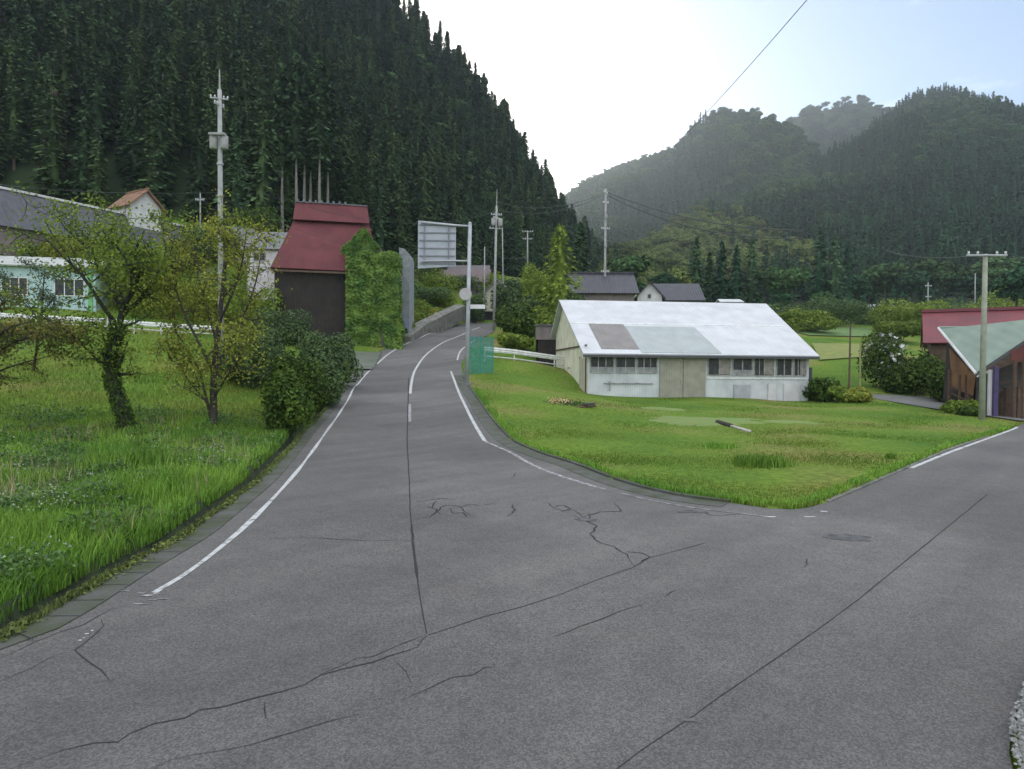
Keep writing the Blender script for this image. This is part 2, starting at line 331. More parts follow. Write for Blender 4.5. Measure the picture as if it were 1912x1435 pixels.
def sheet(name, poly, mt, dz, step, parent=None):
    pl = [Vector((*p,0)) for p in poly]+[Vector((*poly[0],0))]; b = [(p.x,p.y) for p in resample(pl,step)[:-1]]
    xs = [p[0] for p in b]; ys = [p[1] for p in b]; X,Y = np.meshgrid(np.arange(min(xs),max(xs),step), np.arange(min(ys),max(ys),step))
    X = X.ravel()+RG.uniform(-.1,.1,X.size)*step; Y = Y.ravel(); k = inpoly(X,Y,b); X = X[k]; Y = Y[k]
    d,_ = distline(X,Y,b+[b[0]]); k = d>step*.35; X = X[k]; Y = Y[k]
    n = len(b); vs = [Vector(p) for p in b]+[Vector(p) for p in zip(X.tolist(),Y.tolist())]
    r = delaunay_2d_cdt(vs, [(i,(i+1)%n) for i in range(n)], [list(range(n))], 1, 1e-5)
    vx = np.array([(v.x,v.y) for v in r[0]]); z = hh_np(vx[:,0],vx[:,1])+dz
    me = bpy.data.meshes.new(name); me.from_pydata([(a,b_,c) for (a,b_),c in zip(vx.tolist(),z.tolist())], [], [tuple(f) for f in r[2]])
    me.materials.append(mt); me.polygons.foreach_set('use_smooth',[True]*len(me.polygons)); me.update()
    return link(bpy.data.objects.new(name,me), parent)
road = structure(sheet('road', poly, M_ASPH, 0.0, .7))
# ground grid, finer near the camera
xs = np.unique(np.concatenate([np.arange(-900,-100,50.),np.arange(-100,-30,4.),np.arange(-30,-14,.8),np.arange(-14,-3,.2),np.arange(-3,30,.6),np.arange(30,110,4.),np.arange(110,1001,50.)]).round(3))
ys = np.unique(np.concatenate([np.arange(-500,-30,50.),np.arange(-30,2,2.),np.arange(2,34,.2),np.arange(34,70,.7),np.arange(70,160,4.),np.arange(160,1101,50.)]).round(3))
X,Y = np.meshgrid(xs,ys); Z = hh_np(X,Y).reshape(X.shape)
ins = inpoly(X,Y,poly); dd,sd_ = distline(X,Y,P2(ditch)); left = (sd_>0)&(Y>-6)&(Y<48)&~ins
dk,_ = distline(X,Y,P2(kerb))
nzv = np.array([mnoise.noise(Vector((a*.35,b*.35,0))) for a,b in zip(X.ravel(),Y.ravel())]).reshape(X.shape) if X.size<400000 else 0
near = (np.abs(X)<60)&(Y<110)&(Y>-20)
Z = Z + np.where(near&~ins, nzv*.07+.05, 0)
Z = np.where(ins, Z-.25, Z)
Z = np.where(left&(dd<.62)&(dd>=.0), Z-.38, Z)
ny,nx = X.shape; idx = np.arange(nx*ny).reshape(ny,nx)
F = np.stack([idx[:-1,:-1],idx[:-1,1:],idx[1:,1:],idx[1:,:-1]],-1).reshape(-1,4)
gme = npmesh('ground', np.stack([X,Y,Z],-1).reshape(-1,3), F, M_GRND); gme.polygons.foreach_set('use_smooth',[True]*len(gme.polygons))
structure(link(bpy.data.objects.new('ground',gme)))

def ribbon(name, pts, width, mt, dz, parent, step=.4, jit=0.0, taper=False, wfun=None):
    pts = resample(pts, step); V = []; F = []; n = len(pts)
    for i,p in enumerate(pts):
        d = (pts[min(i+1,n-1)]-pts[max(i-1,0)]); d.z = 0; d.normalize(); s = Vector((-d.y,d.x,0))
        ww = wfun(p,i/(n-1)) if wfun else width
        ww *= 1+random.uniform(-jit,jit)
        if taper: ww *= max(.25,min(1,3*min(i,n-1-i)/n+.3))
        c = p+s*random.uniform(-jit,jit)*ww
        for k in (-.5,.5): q = c+s*k*ww; V.append((q.x,q.y,h(q.x,q.y)+dz))
    for i in range(n-1): F.append((2*i,2*i+1,2*i+3,2*i+2))
    return MB().add(V,F).build(name, mt, parent)
cracks = [[(799,1186),(788,1192),(779,1208),(737,1223),(700,1237),(650,1246),(600,1261),(571,1278),(527,1292),(476,1303),(414,1318),(370,1325),(351,1338),(286,1353),(242,1371),(220,1384),(176,1386),(121,1400),(55,1422),(10,1440)],
 [(799,1186),(766,1197),(740,1208),(700,1226),(666,1230),(600,1259)],
 [(799,1186),(905,1151),(975,1133),(1048,1109),(1121,1080),(1180,1060),(1213,1041),(1257,1030),(1315,1014)],
 [(763,705),(760,820),(764,893),(766,959),(771,1010),(782,1098),(790,1150),(797,1184)],
 [(500,1005),(560,1003),(640,1008),(700,1009),(771,1009)],
 [(1150,937),(1158,955),(1117,955),(1094,970),(1114,983),(1103,996),(1121,1014),(1147,1021),(1169,1036),(1183,1058)],
 [(1169,1030),(1202,1032),(1216,1041),(1192,1052)],
 [(773,968),(806,965),(828,944),(857,946),(874,961),(887,961)],[(777,937),(828,930),(850,933)],[(901,943),(923,939)],
 [(956,893),(960,884),(989,883)],[(1033,948),(1051,955),(1070,950)],
 [(1843,923),(1723,1021),(1607,1116),(1526,1176),(1431,1242),(1329,1311),(1299,1334),(1239,1373),(1200,1399),(1150,1437)],
 [(681,1334),(622,1344),(549,1364),(476,1389),(421,1402),(366,1408),(319,1419),(278,1435)],
 [(800,945),(815,951),(822,962)],[(840,948),(846,958),(862,957),(871,966)],[(857,946),(880,941),(905,944)],[(815,935),(806,948)],[(1020,936),(1035,948),(1052,942),(1066,950),(1052,955)],[(955,940),(961,955),(950,962),(975,964)],
 [(748,1307),(792,1289),(846,1263),(883,1259),(909,1245),(927,1247)],
 [(492,1311),(494,1330),(496,1345)],[(737,1234),(755,1252),(766,1274)],
 [(194,1155),(194,1170),(176,1184),(157,1203),(143,1214),(168,1239),(187,1254),(209,1276)],
 [(143,1212),(92,1228),(55,1250),(0,1272)],[(209,1137),(160,1165),(120,1178),(60,1200),(0,1232)],
 [(1094,970),(1070,962)],[(1035,1190),(1080,1170),(1150,1145),(1200,1128)],[(1240,1112),(1265,1102)],[(895,1091),(930,1092)],
 [(1280,955),(1305,953),(1330,962),(1390,960)],[(1500,1060),(1510,1042)],[(1105,958),(1090,966),(1068,950)]]
for k,c in enumerate(cracks):
    pts = Gl(c); 
    fine = k not in (3,2,12)
    rs = resample(pts,.16) if fine else pts
    if fine: rs = [p+Vector((random.uniform(-1,1),random.uniform(-1,1),0))*.028*(p.y/9) for p in rs]
    ribbon('crack', rs, .02, M_CRACK, .004, road, step=.12 if fine else .3, jit=.45 if fine else .2, taper=fine,
           wfun=(lambda p,t,k=k: (.0010 if k in (2,12) else .0018 if k in (5,6,7,8,0,14,15,16,17,18,19) else .0012)*max(p.y,4)*1.5 + (.022 if k==3 and 8<p.y<10.8 else 0)))
def blob(name, px, py, rw, rd, mt, dz, parent):
    c = G(px,py); V = [(c.x,c.y,h(c.x,c.y)+dz)]; n = 14; F = []
    for k in range(n):
        t = 2*math.pi*k/n; r = 1+random.uniform(-.35,.35); x = c.x+math.cos(t)*rw*r; y = c.y+math.sin(t)*rd*r; V.append((x,y,h(x,y)+dz)); F.append((0,k+1,(k+1)%n+1))
    return MB().add(V,F).build(name, mt, parent)
M_OIL = mat('tar_patch', (.045,.045,.046), (.11,.11,.11), scale=6, rough=.9)
blob('tar_patch', 1583,1003,.32,.24, M_OIL, .005, road); blob('tar_patch', 1094,970,.16,.12, M_OIL, .006, road); blob('tar_patch',1295,955,.3,.12,M_OIL,.006,road)
M_RUSTP = mat('rust_stain', (.15,.11,.09), (.115,.112,.11), scale=5, mix_lo=.3, mix_hi=.7)
blob('rust_stain', 1285,1345,.06,.02, M_RUSTP, .0055, road)
for c in [[(289,1106),(360,1064),(452,989),(502,939),(548,889),(585,838),(627,780),(669,713),(700,682)]]:
    ribbon('edge_line', smooth2(Gl(c)), .13, M_LINE, .005, road, wfun=lambda p,t: .085+.02*math.sin(p.y*1.3))
ribbon('edge_line', smooth2(Gl([(704,679),(715,669),(727,659),(750,646),(773,635),(792,627),(826,617),(862,606)])), .14, M_LINE, .012, road)
ribbon('edge_line', smooth2(Gl([(842,693),(851,718),(874,768),(897,810),(905,823)])), .13, M_LINE, .006, road)
ribbon('edge_line', smooth2(Gl([(854,672),(856,662),(861,653),(869,647),(890,633)])), .13, M_LINE, .012, road)
ribbon('edge_line', smooth2(Gl([(951,843),(970,854),(993,867),(1022,880),(1070,896),(1114,909)])), .12, M_FADE, .006, road)
ribbon('edge_line', smooth2(Gl([(905,823),(925,832),(951,843)])), .10, M_FADE, .006, road)
ribbon('edge_line', smooth2(Gl([(1114,909),(1180,926),(1260,943),(1350,955),(1430,964)])), .08, mat('ghost_paint',(.26,.26,.26),(.125,.122,.118),scale=5,mix_lo=.46,mix_hi=.62), .006, road)
ribbon('edge_line', smooth2(Gl([(1700,874),(1790,838),(1843,819),(1900,797)])), .12, M_LINE, .006, road)
ribbon('centre_line', smooth2(Gl([(765,787),(765,754)])), .12, M_FADE, .008, road)
ribbon('centre_line', smooth2(Gl([(766,735),(767,722),(770,705),(775,689),(788,668),(811,649),(836,635),(872,620)])), .15, M_LINE, .012, road)
ribbon('centre_line', Gl([(882,616),(896,611)]), .15, M_LINE, .014, road)
for (x,y,a,b) in [(1437,965,.10,.04),(1512,965,.14,.03),(1538,955,.07,.05),(275,1112,.10,.02),(262,1108,.06,.012),(292,1108,.05,.02),(305,1118,.06,.02),(262,1128,.08,.010),(285,1120,.05,.012),(163,1184,.018,.015),(172,1178,.012,.015),(150,1196,.022,.012),(156,1192,.012,.01),(222,1100,.06,.02),(232,1104,.05,.015)]:
    blob('paint_chip', x,y,a,b, M_FADE if x<400 and y<1150 else M_LINE, .007, road)
# gutter covers along the left edge and concrete gutter strip on the right kerb
def strip(name, A, B, mt, dz, thick=.0, step=.5):
    A = resample(A,step); n = len(A); B = resample(B,.05); m_ = len(B); V = []; F = []
    for i,p in enumerate(A):
        q = B[min(m_-1,int(i/(n-1)*(m_-1)))]
        for s in (p,q): V.append((s.x,s.y,h(s.x,s.y)+dz))
    for i in range(n-1): F.append((2*i+1,2*i,2*i+2,2*i+3))
    if thick:
        k = len(V); V += [(x,y,z-thick) for x,y,z in V]
        for i in range(n-1): F += [(2*i,2*i+k,2*i+2+k,2*i+2),(2*i+1,2*i+3,2*i+3+k,2*i+1+k)]
        F += [(0,1,1+k,k),(2*n-2,2*n-2+k,2*n-1+k,2*n-1)]
    return MB().add(V,F).build(name, mt)
off = lambda pts,d: [p+Vector((-t.y,t.x,0))*d for p,t in zip(pts,[((pts[min(i+1,len(pts)-1)]-pts[max(i-1,0)])*Vector((1,1,0))).normalized() for i in range(len(pts))])]
dl = smooth2(ditch[:-1],1)
for a in ():
    pass
structure(strip('ditch', off(dl,.46), off(dl,.04), mat('ditch_mud',(.022,.026,.014),(.010,.012,.008),scale=3), -.20))
A_ = resample(off(dl,.30),.4); B_ = resample(off(dl,.47),.02); V = []; F = []
for i,p in enumerate(A_):
    q = min(B_, key=lambda b: (b.x-p.x)**2+(b.y-p.y)**2); j = random.uniform(-.03,.03); V += [(p.x,p.y,h(p.x,p.y)-.30),(q.x+j,q.y+j,h(q.x,q.y)+.11+j)]
for i in range(len(A_)-1): F.append((2*i+1,2*i,2*i+2,2*i+3))
structure(MB().add(V,F).build('ditch_bank', mat('bank_soil',(.040,.060,.020),(.018,.026,.010),scale=5,bump=.6)))
g1 = structure(strip('gutter_cover', off(dl,.02), off(dl,-.36), M_GUT, .012, .1))
for i,p in enumerate(resample(dl,1.0)):
    if 3 < p.y < 40:
        q = resample(dl,1.0); t = (q[min(i+1,len(q)-1)]-q[i-1]).normalized(); s = Vector((-t.y,t.x,0))
        ribbon('slab_joint', [p-s*.02,p-s*.35], .012, M_CRACK, .017, g1, step=.2)
kw = smooth2(Gl([(862,700),(880,727),(903,760),(934,800),(960,825),(1011,847),(1078,867),(1144,894),(1211,914),(1278,928),(1362,938)]),1)
g2 = structure(strip('concrete_gutter', off(kw,-.06), off(kw,-.55), M_GUT, .01, .1))
kk = structure(strip('kerb', off(kw,.09), off(kw,-.03), M_GUT, .05, .3))
kf = structure(strip('kerb', off(smooth2(Gl([(1545,937),(1640,896),(1714,864),(1790,832),(1843,816)]),1),.06), off(smooth2(Gl([(1545,937),(1640,896),(1714,864),(1790,832),(1843,816)]),1),-.04), M_CONC, .03, .3))
# driveway before the right hand house, side lane on the left, gravel in the corner
drive = structure(sheet('driveway', P2([at_ground(1905,32.5),at_ground(1850,34.2),at_ground(1770,38),at_ground(1640,43.5),at_ground(1600,46.5),at_ground(1760,46),at_ground(1912,42),at_ground(2100,42),at_ground(2100,37)]), mat('worn_driveway',(.15,.15,.14),(.10,.10,.09),scale=.8,bump=.3), .10, 1.2))
lane = structure(sheet('side_lane', P2([at_ground(694,46.5),at_ground(655,45.5),at_ground(590,49),at_ground(600,54),at_ground(712,56)]), mat('worn_lane',(.13,.14,.11),(.08,.10,.06),scale=.8), .10, 1.0))
structure(sheet('gravel_bed', [(2.95,3.6),(3.33,4.3),(3.68,4.78),(6.5,7.7),(9,6),(5,2.5),(3.2,2.6)], mat('gravel_bed',(.16,.16,.15),(.07,.075,.055),scale=9,bump=.6), .06, .5))
gp = RG.uniform(0,1,(5200,2)); gx = 3.25+gp[:,0]*1.2+ (gp[:,1]-.3)*1.3; gy = 3.6+gp[:,1]*2.2
k = ~inpoly(gx,gy,poly); gx = gx[k]; gy = gy[k]; gr = []
for x,y in zip(gx,gy):
    s = random.uniform(.008,.024); gr.append((np.array([[x,y,.06+s],[x+s,y,.06],[x,y+s,.06],[x-s,y,.06],[x,y-s,.06]])+RG.normal(0,.003,(5,3)), np.array([[0,1,2],[0,2,3],[0,3,4],[0,4,1]])))
V,Fa = join_np(gr); tag(link(bpy.data.objects.new('gravel', npmesh('gravel',V,Fa,mat('gravel_stone',(.30,.30,.29),(.12,.12,.11),scale=40,island=.4)))), 'grey gravel beside the asphalt in the lower right corner','gravel',kind='stuff')

# ------------------------------------------------------------------ hills
def loft(name, foot, ridge, nu=90, nv=44, bulge=.0, rough=4.0, back=150, tree=0, seed=0, backdrop=30, mt=None):
    def rs(l):
        P = [W(*p) for p in l]; L_ = np.cumsum([0]+[(a-b).length for a,b in zip(P[:-1],P[1:])]); t = np.linspace(0,L_[-1],nu)
        A = np.array([tuple(p) for p in P]); return np.stack([np.interp(t,L_,A[:,k]) for k in range(3)],1)
    A = rs(foot); A[:,2] -= 2.5; B = rs(ridge); V = []
    bd = B-A; bd[:,2] = 0; bd = unit(bd)
    for j in range(nv+12):
        if j <= nv:
            t = j/nv; P = A*(1-t)+B*t; P[:,2] += bulge*math.sin(math.pi*t)*(B[:,2]-A[:,2]); am = rough*min(1,3*t)*(1 if t<.85 else .35+ .65*(1-t)/.15)
        else:
            t = (j-nv)/12; P = B+bd*back*t; P[:,2] = B[:,2]*(1-t**1.4)+(backdrop-20)*t**1.4; am = rough
        N = np.array([mnoise.noise(Vector((p[0]*.022+seed,p[1]*.022,p[2]*.01)))+.5*mnoise.noise(Vector((p[0]*.06+seed,p[1]*.06,0))) for p in P])
        P = P.copy(); P[:,2] += N*am; V.append(P)
    V = np.array(V); m_ = len(V); idx = np.arange(m_*nu).reshape(m_,nu)
    Fq = np.stack([idx[:-1,:-1],idx[:-1,1:],idx[1:,1:],idx[1:,:-1]],-1).reshape(-1,4)
    me = npmesh(name, V.reshape(-1,3), Fq, mt or M_FOREST); me.polygons.foreach_set('use_smooth',[True]*len(me.polygons))
    structure(link(bpy.data.objects.new(name,me))); return V[:nv+4]
def scatter(V, spacing, rng):
    """jittered points over the loft surface, one for each spacing x spacing (plan area, steepness counted half)"""
    m_,n,_ = V.shape; P00 = V[:-1,:-1]; e1 = V[:-1,1:]-P00; e2 = V[1:,:-1]-P00
    ar = np.linalg.norm(np.cross(e1,e2),axis=-1); cnt = ar/spacing**2; k = np.floor(cnt+rng.random(cnt.shape)).astype(int)
    I,J = np.nonzero(k>0); I = np.repeat(I,k[I,J]) ; J2 = np.repeat(J,k[np.nonzero(k>0)]); J = J2
    a = rng.random(len(I))[:,None]; b = rng.random(len(I))[:,None]
    P = (V[I,J]*(1-a)+V[I,J+1]*a)*(1-b)+(V[I+1,J]*(1-a)+V[I+1,J+1]*a)*b; return P, (I+b[:,0])/m_
def proj(P):
    q = np.asarray(P)-np.array(CAMP); d = q@np.array(Fv); return CX+FPX*(q@np.array(Rv))/d, CY-FPX*(q@np.array(Uv))/d, d
hl = loft('hill', [(-900,250,80),(-300,330,80),(0,360,85),(400,420,85),(700,470,95),(800,505,110),(950,515,150),(1050,525,190),(1115,530,255)],
    [(-1100,-700,200),(-400,-600,190),(0,-400,185),(400,-200,180),(690,-50,180),(800,72,185),(862,142,192),(905,215,200),(960,300,212),(1000,350,225),(1040,400,238),(1078,440,250),(1108,480,265),(1150,535,285)], rough=4, back=120, seed=3, bulge=.03)
hm = loft('hill', [(1080,548,205),(1300,560,176),(1500,570,166),(1700,570,166),(1912,565,166),(2300,550,170),(2900,540,200)],
    [(1120,535,320),(1190,490,340),(1290,415,365),(1390,372,395),(1490,330,420),(1590,285,440),(1650,235,455),(1700,195,465),(1760,178,470),(1830,200,460),(1912,222,450),(2150,190,430),(2600,240,400),(3100,330,380)], rough=7, back=160, seed=11, bulge=.05)
ha = loft('hill', [(980,560,330),(1200,557,300),(1400,550,290),(1650,530,300)],
    [(900,455,720),(1000,420,700),(1085,355,660),(1130,332,640),(1190,308,600),(1245,298,560),(1285,258,530),(1335,219,500),(1390,214,480),(1440,230,470),(1485,262,470),(1540,320,480),(1620,400,490)], rough=6, back=200, seed=23, bulge=.04)
hb = loft('hill', [(1300,540,560),(1500,530,560),(1800,520,560)], [(1380,300,700),(1440,252,690),(1500,214,690),(1560,203,690),(1615,190,690),(1655,207,700),(1720,235,700),(1820,260,710)], rough=6, back=160, seed=31)
# bank behind the village so that no bare ground shows between the hills
# ------------------------------------------------------------------ conifers
def cedar_crown(name, H, Rr, levels, per, q, size, mt, rng, t0=.12, droop=.35, core=True, power=.8, lev_jit=.5):
    P = []; S = []; Nn = []
    for l in range(levels):
        t = t0+(1-t0)*(l+rng.uniform(-lev_jit,lev_jit)*.5)/levels; t = min(.995,max(t0,t)); rad = Rr*(1-t)**power*(.75+.5*rng.random())*(1 if t>t0+.12 else .75)+.12
        for k in range(per):
            az = rng.uniform(0,2*math.pi); rr = rad*rng.uniform(.65,1.12)
            for i in range(q):
                f = (i+.6)/q; f = min(1,f*rng.uniform(.85,1.1))
                P.append((math.cos(az)*rr*f, math.sin(az)*rr*f, t*H-droop*rr*f*f+rng.normal()*.08)); Nn.append((math.cos(az)*.6,math.sin(az)*.6,.7)); S.append(size*(1.1-.5*t)*(.8+.5*rng.random()))
    P = np.array(P); Nn = np.array(Nn)+rng.normal(0,.35,(len(P),3)); Nn = unit(Nn); rad = P.copy(); rad[:,2] = 0; a = unit(rad+rng.normal(0,.3,P.shape)); a[:,2] -= .45; a = unit(a)
    b = unit(np.cross(Nn,a)); s = np.array(S)[:,None]
    V = np.stack([P-a*s*.5, P-b*s*.33, P+a*s*.62, P+b*s*.33],1).reshape(-1,3); Fq = np.arange(len(V)).reshape(-1,4)
    if core:
        n = 7; cv = []; 
        for i,(t,f) in enumerate([(t0,.12),(t0+.22*(1-t0),.30),(t0+.6*(1-t0),.17),(t0+.9*(1-t0),.02)]):
            for k in range(n):
                az = 2*math.pi*k/n+i*.4; r_ = Rr*f*(.8+.4*rng.random()); cv.append((math.cos(az)*r_,math.sin(az)*r_,t*H))
        cf = [(i*n+k,i*n+(k+1)%n,(i+1)*n+(k+1)%n,(i+1)*n+k) for i in range(3) for k in range(n)]
        V,Fq = join_np([(V,Fq),(np.array(cv),np.array(cf))])
    return npmesh(name, V, Fq, mt)
def round_crown(name, H, Rr, n, size, mt, rng, z0=.25, lumps=7, core=True):
    cs = [np.array([rng.normal()*Rr*.45, rng.normal()*Rr*.45, H*rng.uniform(z0+.2,.85)]) for _ in range(lumps)]; cs[0] = np.array([0,0,H*.72]); P = []; Nn = []
    for c in cs:
        k = n//lumps; u = unit(rng.normal(size=(k,3))); u[:,2] = np.abs(u[:,2])*.9-.25*rng.random(k); r_ = Rr*rng.uniform(.42,.62)*(.8+.25*rng.random(k))[:,None]
        P.append(c+u*r_*np.array([1,1,.8])); Nn.append(u)
    P = np.concatenate(P); Nn = np.concatenate(Nn); V,Fq = leaf_arrays(P, size*(.6+.8*rng.random(len(P))), .3, .75, Nn, rng); return npmesh(name, V, Fq, mt)
def trunk_mesh(name, H, r0, mt=M_CBARK, top=.95, n=7, lean=0):
    b = MB(); pts = [(lean*t*t*H*.1+random.uniform(-.04,.04)*(t>0), random.uniform(-.04,.04)*(t>0), t*H*top-.3*(t==0)) for t in (0,.25,.5,.75,1)]
    b.tube(pts, [r0*1.25,r0,r0*.8,r0*.5,r0*.12], n); me = bpy.data.meshes.new(name); me.from_pydata(b.v,[],b.f); me.materials.append(mt); return me
def rg(s): return np.random.default_rng(s)
CEDM = [cedar_crown('crown',19,3.1,46,8,4,1.0,[M_CED,M_CED,M_CED2][i],rg(i+1),t0=.08+.05*i,power=[.62,.5,.56][i]) for i in range(3)]+[cedar_crown('crown',18,2.9,44,8,4,.95,M_CED2,rg(9),t0=.15,power=.5)]
TRKM = [trunk_mesh('trunk',20,.22) for _ in range(2)]
FARM = [cedar_crown('crown',16,2.6,16,6,2,1.7,M_FARC,rg(21+i),t0=.08,power=.75) for i in range(3)]
M_FARSUN = mat('far_leaves_sunlit', (.150,.175,.045), (.080,.115,.032), scale=.03, rough=.95, island=.35, spec=.1)  # sunlight on the right mountain's spur, painted into the leaf colour
BRDM = [round_crown('crown',11,4.6,1500,.8,M_FARB,rg(31),lumps=11), round_crown('crown',10,4.2,1500,.75,M_FARC,rg(32),lumps=9)]
BRDY = round_crown('crown',10,4.3,1500,.78,M_FARSUN,rg(33),lumps=10)
def tree_obj(name, label, cat, loc, crown, trunk, sc=1, szr=None, rz=0, group=None):
    t = thing(name, label, cat, loc, rz, group); t.scale = (sc*(szr or 1),sc*(szr or 1),sc)
    link(bpy.data.objects.new('crown',crown), t); 
    if trunk is not None: link(bpy.data.objects.new('trunk',trunk), t)
    return t
def forest(name, label, cat, P, rot, scl, idx, protos):
    me = bpy.data.meshes.new(name); me.from_pydata([tuple(p) for p in P],[],[]); o = link(bpy.data.objects.new(name,me)); tag(o,label,cat,kind='stuff')
    for nm,ty,dat in (('rot','FLOAT',rot),('scl','FLOAT_VECTOR',scl.ravel()),('idx','INT',idx)):
        a = me.attributes.new(nm,ty,'POINT'); a.data.foreach_set('vector' if ty=='FLOAT_VECTOR' else 'value', dat)
    ng = bpy.data.node_groups.new(name,'GeometryNodeTree'); ng.interface.new_socket('Geometry',in_out='INPUT',socket_type='NodeSocketGeometry'); ng.interface.new_socket('Geometry',in_out='OUTPUT',socket_type='NodeSocketGeometry')
    N = ng.nodes.new; K = ng.links.new; gi = N('NodeGroupInput'); go = N('NodeGroupOutput'); ip = N('GeometryNodeInstanceOnPoints'); jn = N('GeometryNodeJoinGeometry')
    for pr in reversed(list(protos)):
        oi = N('GeometryNodeObjectInfo'); oi.transform_space = 'ORIGINAL'; oi.inputs['Object'].default_value = pr; oi.inputs['As Instance'].default_value = True; K(oi.outputs['Geometry'], jn.inputs[0])
    def at(nm,ty):
        a = N('GeometryNodeInputNamedAttribute'); a.data_type = ty; a.inputs['Name'].default_value = nm; return a.outputs['Attribute']
    cb = N('ShaderNodeCombineXYZ'); K(at('rot','FLOAT'), cb.inputs['Z'])
    K(gi.outputs[0], ip.inputs['Points']); K(jn.outputs[0], ip.inputs['Instance']); ip.inputs['Pick Instance'].default_value = True; K(at('idx','INT'), ip.inputs['Instance Index'])
    K(cb.outputs[0], ip.inputs['Rotation']); K(at('scl','FLOAT_VECTOR'), ip.inputs['Scale']); K(ip.outputs[0], go.inputs[0])
    md = o.modifiers.new('forest','NODES'); md.node_group = ng; return o
def plant(V, spacing, seed, s_lo, s_hi, individuals, protos_c, trunks, iname, ilabel, icat, igroup, fname, flabel, fcat, near_filter, nbroad=0, broad=None, hf_=1.0):
    rng = rg(seed); P,t = scatter(V, spacing, rng); px,py,d = proj(P); n = len(P)
    rot = rng.random(n)*6.283; s = rng.uniform(s_lo,s_hi,n)*(1-.28*np.clip((t-.6)/.3,0,1)); P[:,2] -= .4; scl = np.stack([s*rng.uniform(.85,1.2,n)]*2+[s*rng.uniform(.85,1.15,n)],1)
    cand = np.nonzero(near_filter(px,py,d,t))[0]; cand = cand[np.argsort(d[cand])][:individuals]; keep = np.ones(n,bool); keep[cand] = False; firsts = {}
    for c in cand:
        k = int(rng.integers(len(protos_c))); o = tree_obj(iname, ilabel, icat, P[c], protos_c[k], trunks[k%len(trunks)], float(s[c]), 1.0, float(rot[c]), igroup); firsts.setdefault(k, o.children[0])
    for k,m in enumerate(protos_c):
        if k not in firsts: firsts[k] = [c for c in tree_obj(iname, ilabel, icat, P[0], m, trunks[0], float(s[0]), 1, 0, igroup).children][0]
    pr = [firsts[k] for k in range(len(protos_c))]
    return P[keep], rot[keep], scl[keep], t[keep], rng, pr
ncd = len(CEDM)
P,rot,scl,t,rng,cpro = plant(hl, 4.0, 5, .62, .88, 150, CEDM, TRKM, 'cedar_tree', 'tall dark cedar in the front rows of the dense forest on the left mountainside', 'cedar tree', 'front row cedars of the left mountainside', '', '', '', lambda px,py,d,t: (t<.5)&(px>-20)&(px<1100)&(py>0))
idx = rng.choice(ncd, len(P), p=[.28,.27,.27,.18]).astype(int)
bro = [tree_obj('broadleaf_tree', l, 'tree', at_ground(px,d), m, trunk_mesh('trunk',8,.2,M_BARK), sc) for l,px,d,m,sc in (
   ('round pale green broadleaf tree at the mountain foot above the long barn roof end',1480,120,BRDM[0],.82),('rounded dark broadleaf tree behind the red roofed house at the right edge',1895,95,BRDM[1],1.05))]
bpro = [o.children[0] for o in bro]
ypro = [tree_obj('broadleaf_tree','light yellow green broadleaf tree beyond the barn left of the dark cedar clump','tree',at_ground(1262,128),BRDY,trunk_mesh('trunk',8,.2,M_BARK),.9).children[0]]
cpro = cpro+bpro; pb = .03+.10*np.clip((t-.55)/.3,0,1)+.25*(np.array([mnoise.noise(Vector((p[0]*.03,p[1]*.03,7.7))) for p in P])>.38); bb = rng.random(len(P))<pb; idx = np.where(bb, ncd+rng.integers(0,2,len(P)), idx)
forest('cedar_forest', 'dense dark green cedar forest covering the steep left mountain', 'forest', P, rot, scl, idx, cpro)
farc_c = None
P,rot,scl,t,rng,fpro = plant(hm, 4.7, 6, .55, .95, 90, FARM, [trunk_mesh('trunk',16,.2)], 'cedar_tree', 'small cedar at the foot of the hazy right hand mountain', 'cedar tree', 'front row cedars of the right mountain', '', '', '', lambda px,py,d,t: (t<.12)&(px>1150)&(px<1912))
N_ = np.array([mnoise.noise(Vector((p[0]*.018,p[1]*.018,4.2))) for p in P]); br = (N_+.75*(t-.45)+rng.normal(0,.10,len(P))) > .12
idx = np.where(br, 3+rng.integers(0,2,len(P)), rng.integers(0,3,len(P))).astype(int)
sunlit_spur = np.exp(-((P[:,0]-float(W(1270,400,250).x))/34)**2)*np.clip(1.15-t,0,1)+.25*N_+rng.normal(0,.12,len(P)); idx = np.where((sunlit_spur>.42)&(P[:,1]<340), len(fpro+bpro), idx)  # crowns on the spur take the painted sunlit leaf colour
forest('mountain_forest', 'mixed cedar and broadleaf forest covering the right hand mountain', 'forest', P, rot, scl, idx, fpro+bpro+ypro)
for V_,sd2,sp in ((ha,7,6.2),(hb,8,8.0)):
    rng = rg(sd2); P,t = scatter(V_, sp, rng); n = len(P); s = rng.uniform(.7,1.2,n)*(1 if sd2==7 else 1.2)*(1-.25*np.clip((t-.7)/.2,0,1)); idx = np.where(np.array([mnoise.noise(Vector((p[0]*.015,p[1]*.015,2.2))) for p in P])+.9*t+rng.normal(0,.12,n)>.42, 3+rng.integers(0,2,n), rng.integers(0,3,n)).astype(int)
    forest('mountain_forest', 'hazy rounded wooded peak at the left end of the right hand mountains' if sd2==7 else 'most distant wooded ridge behind the hazy peak', 'forest', P, rng.random(n)*6.28, np.stack([s]*3,1), idx, fpro+bpro)

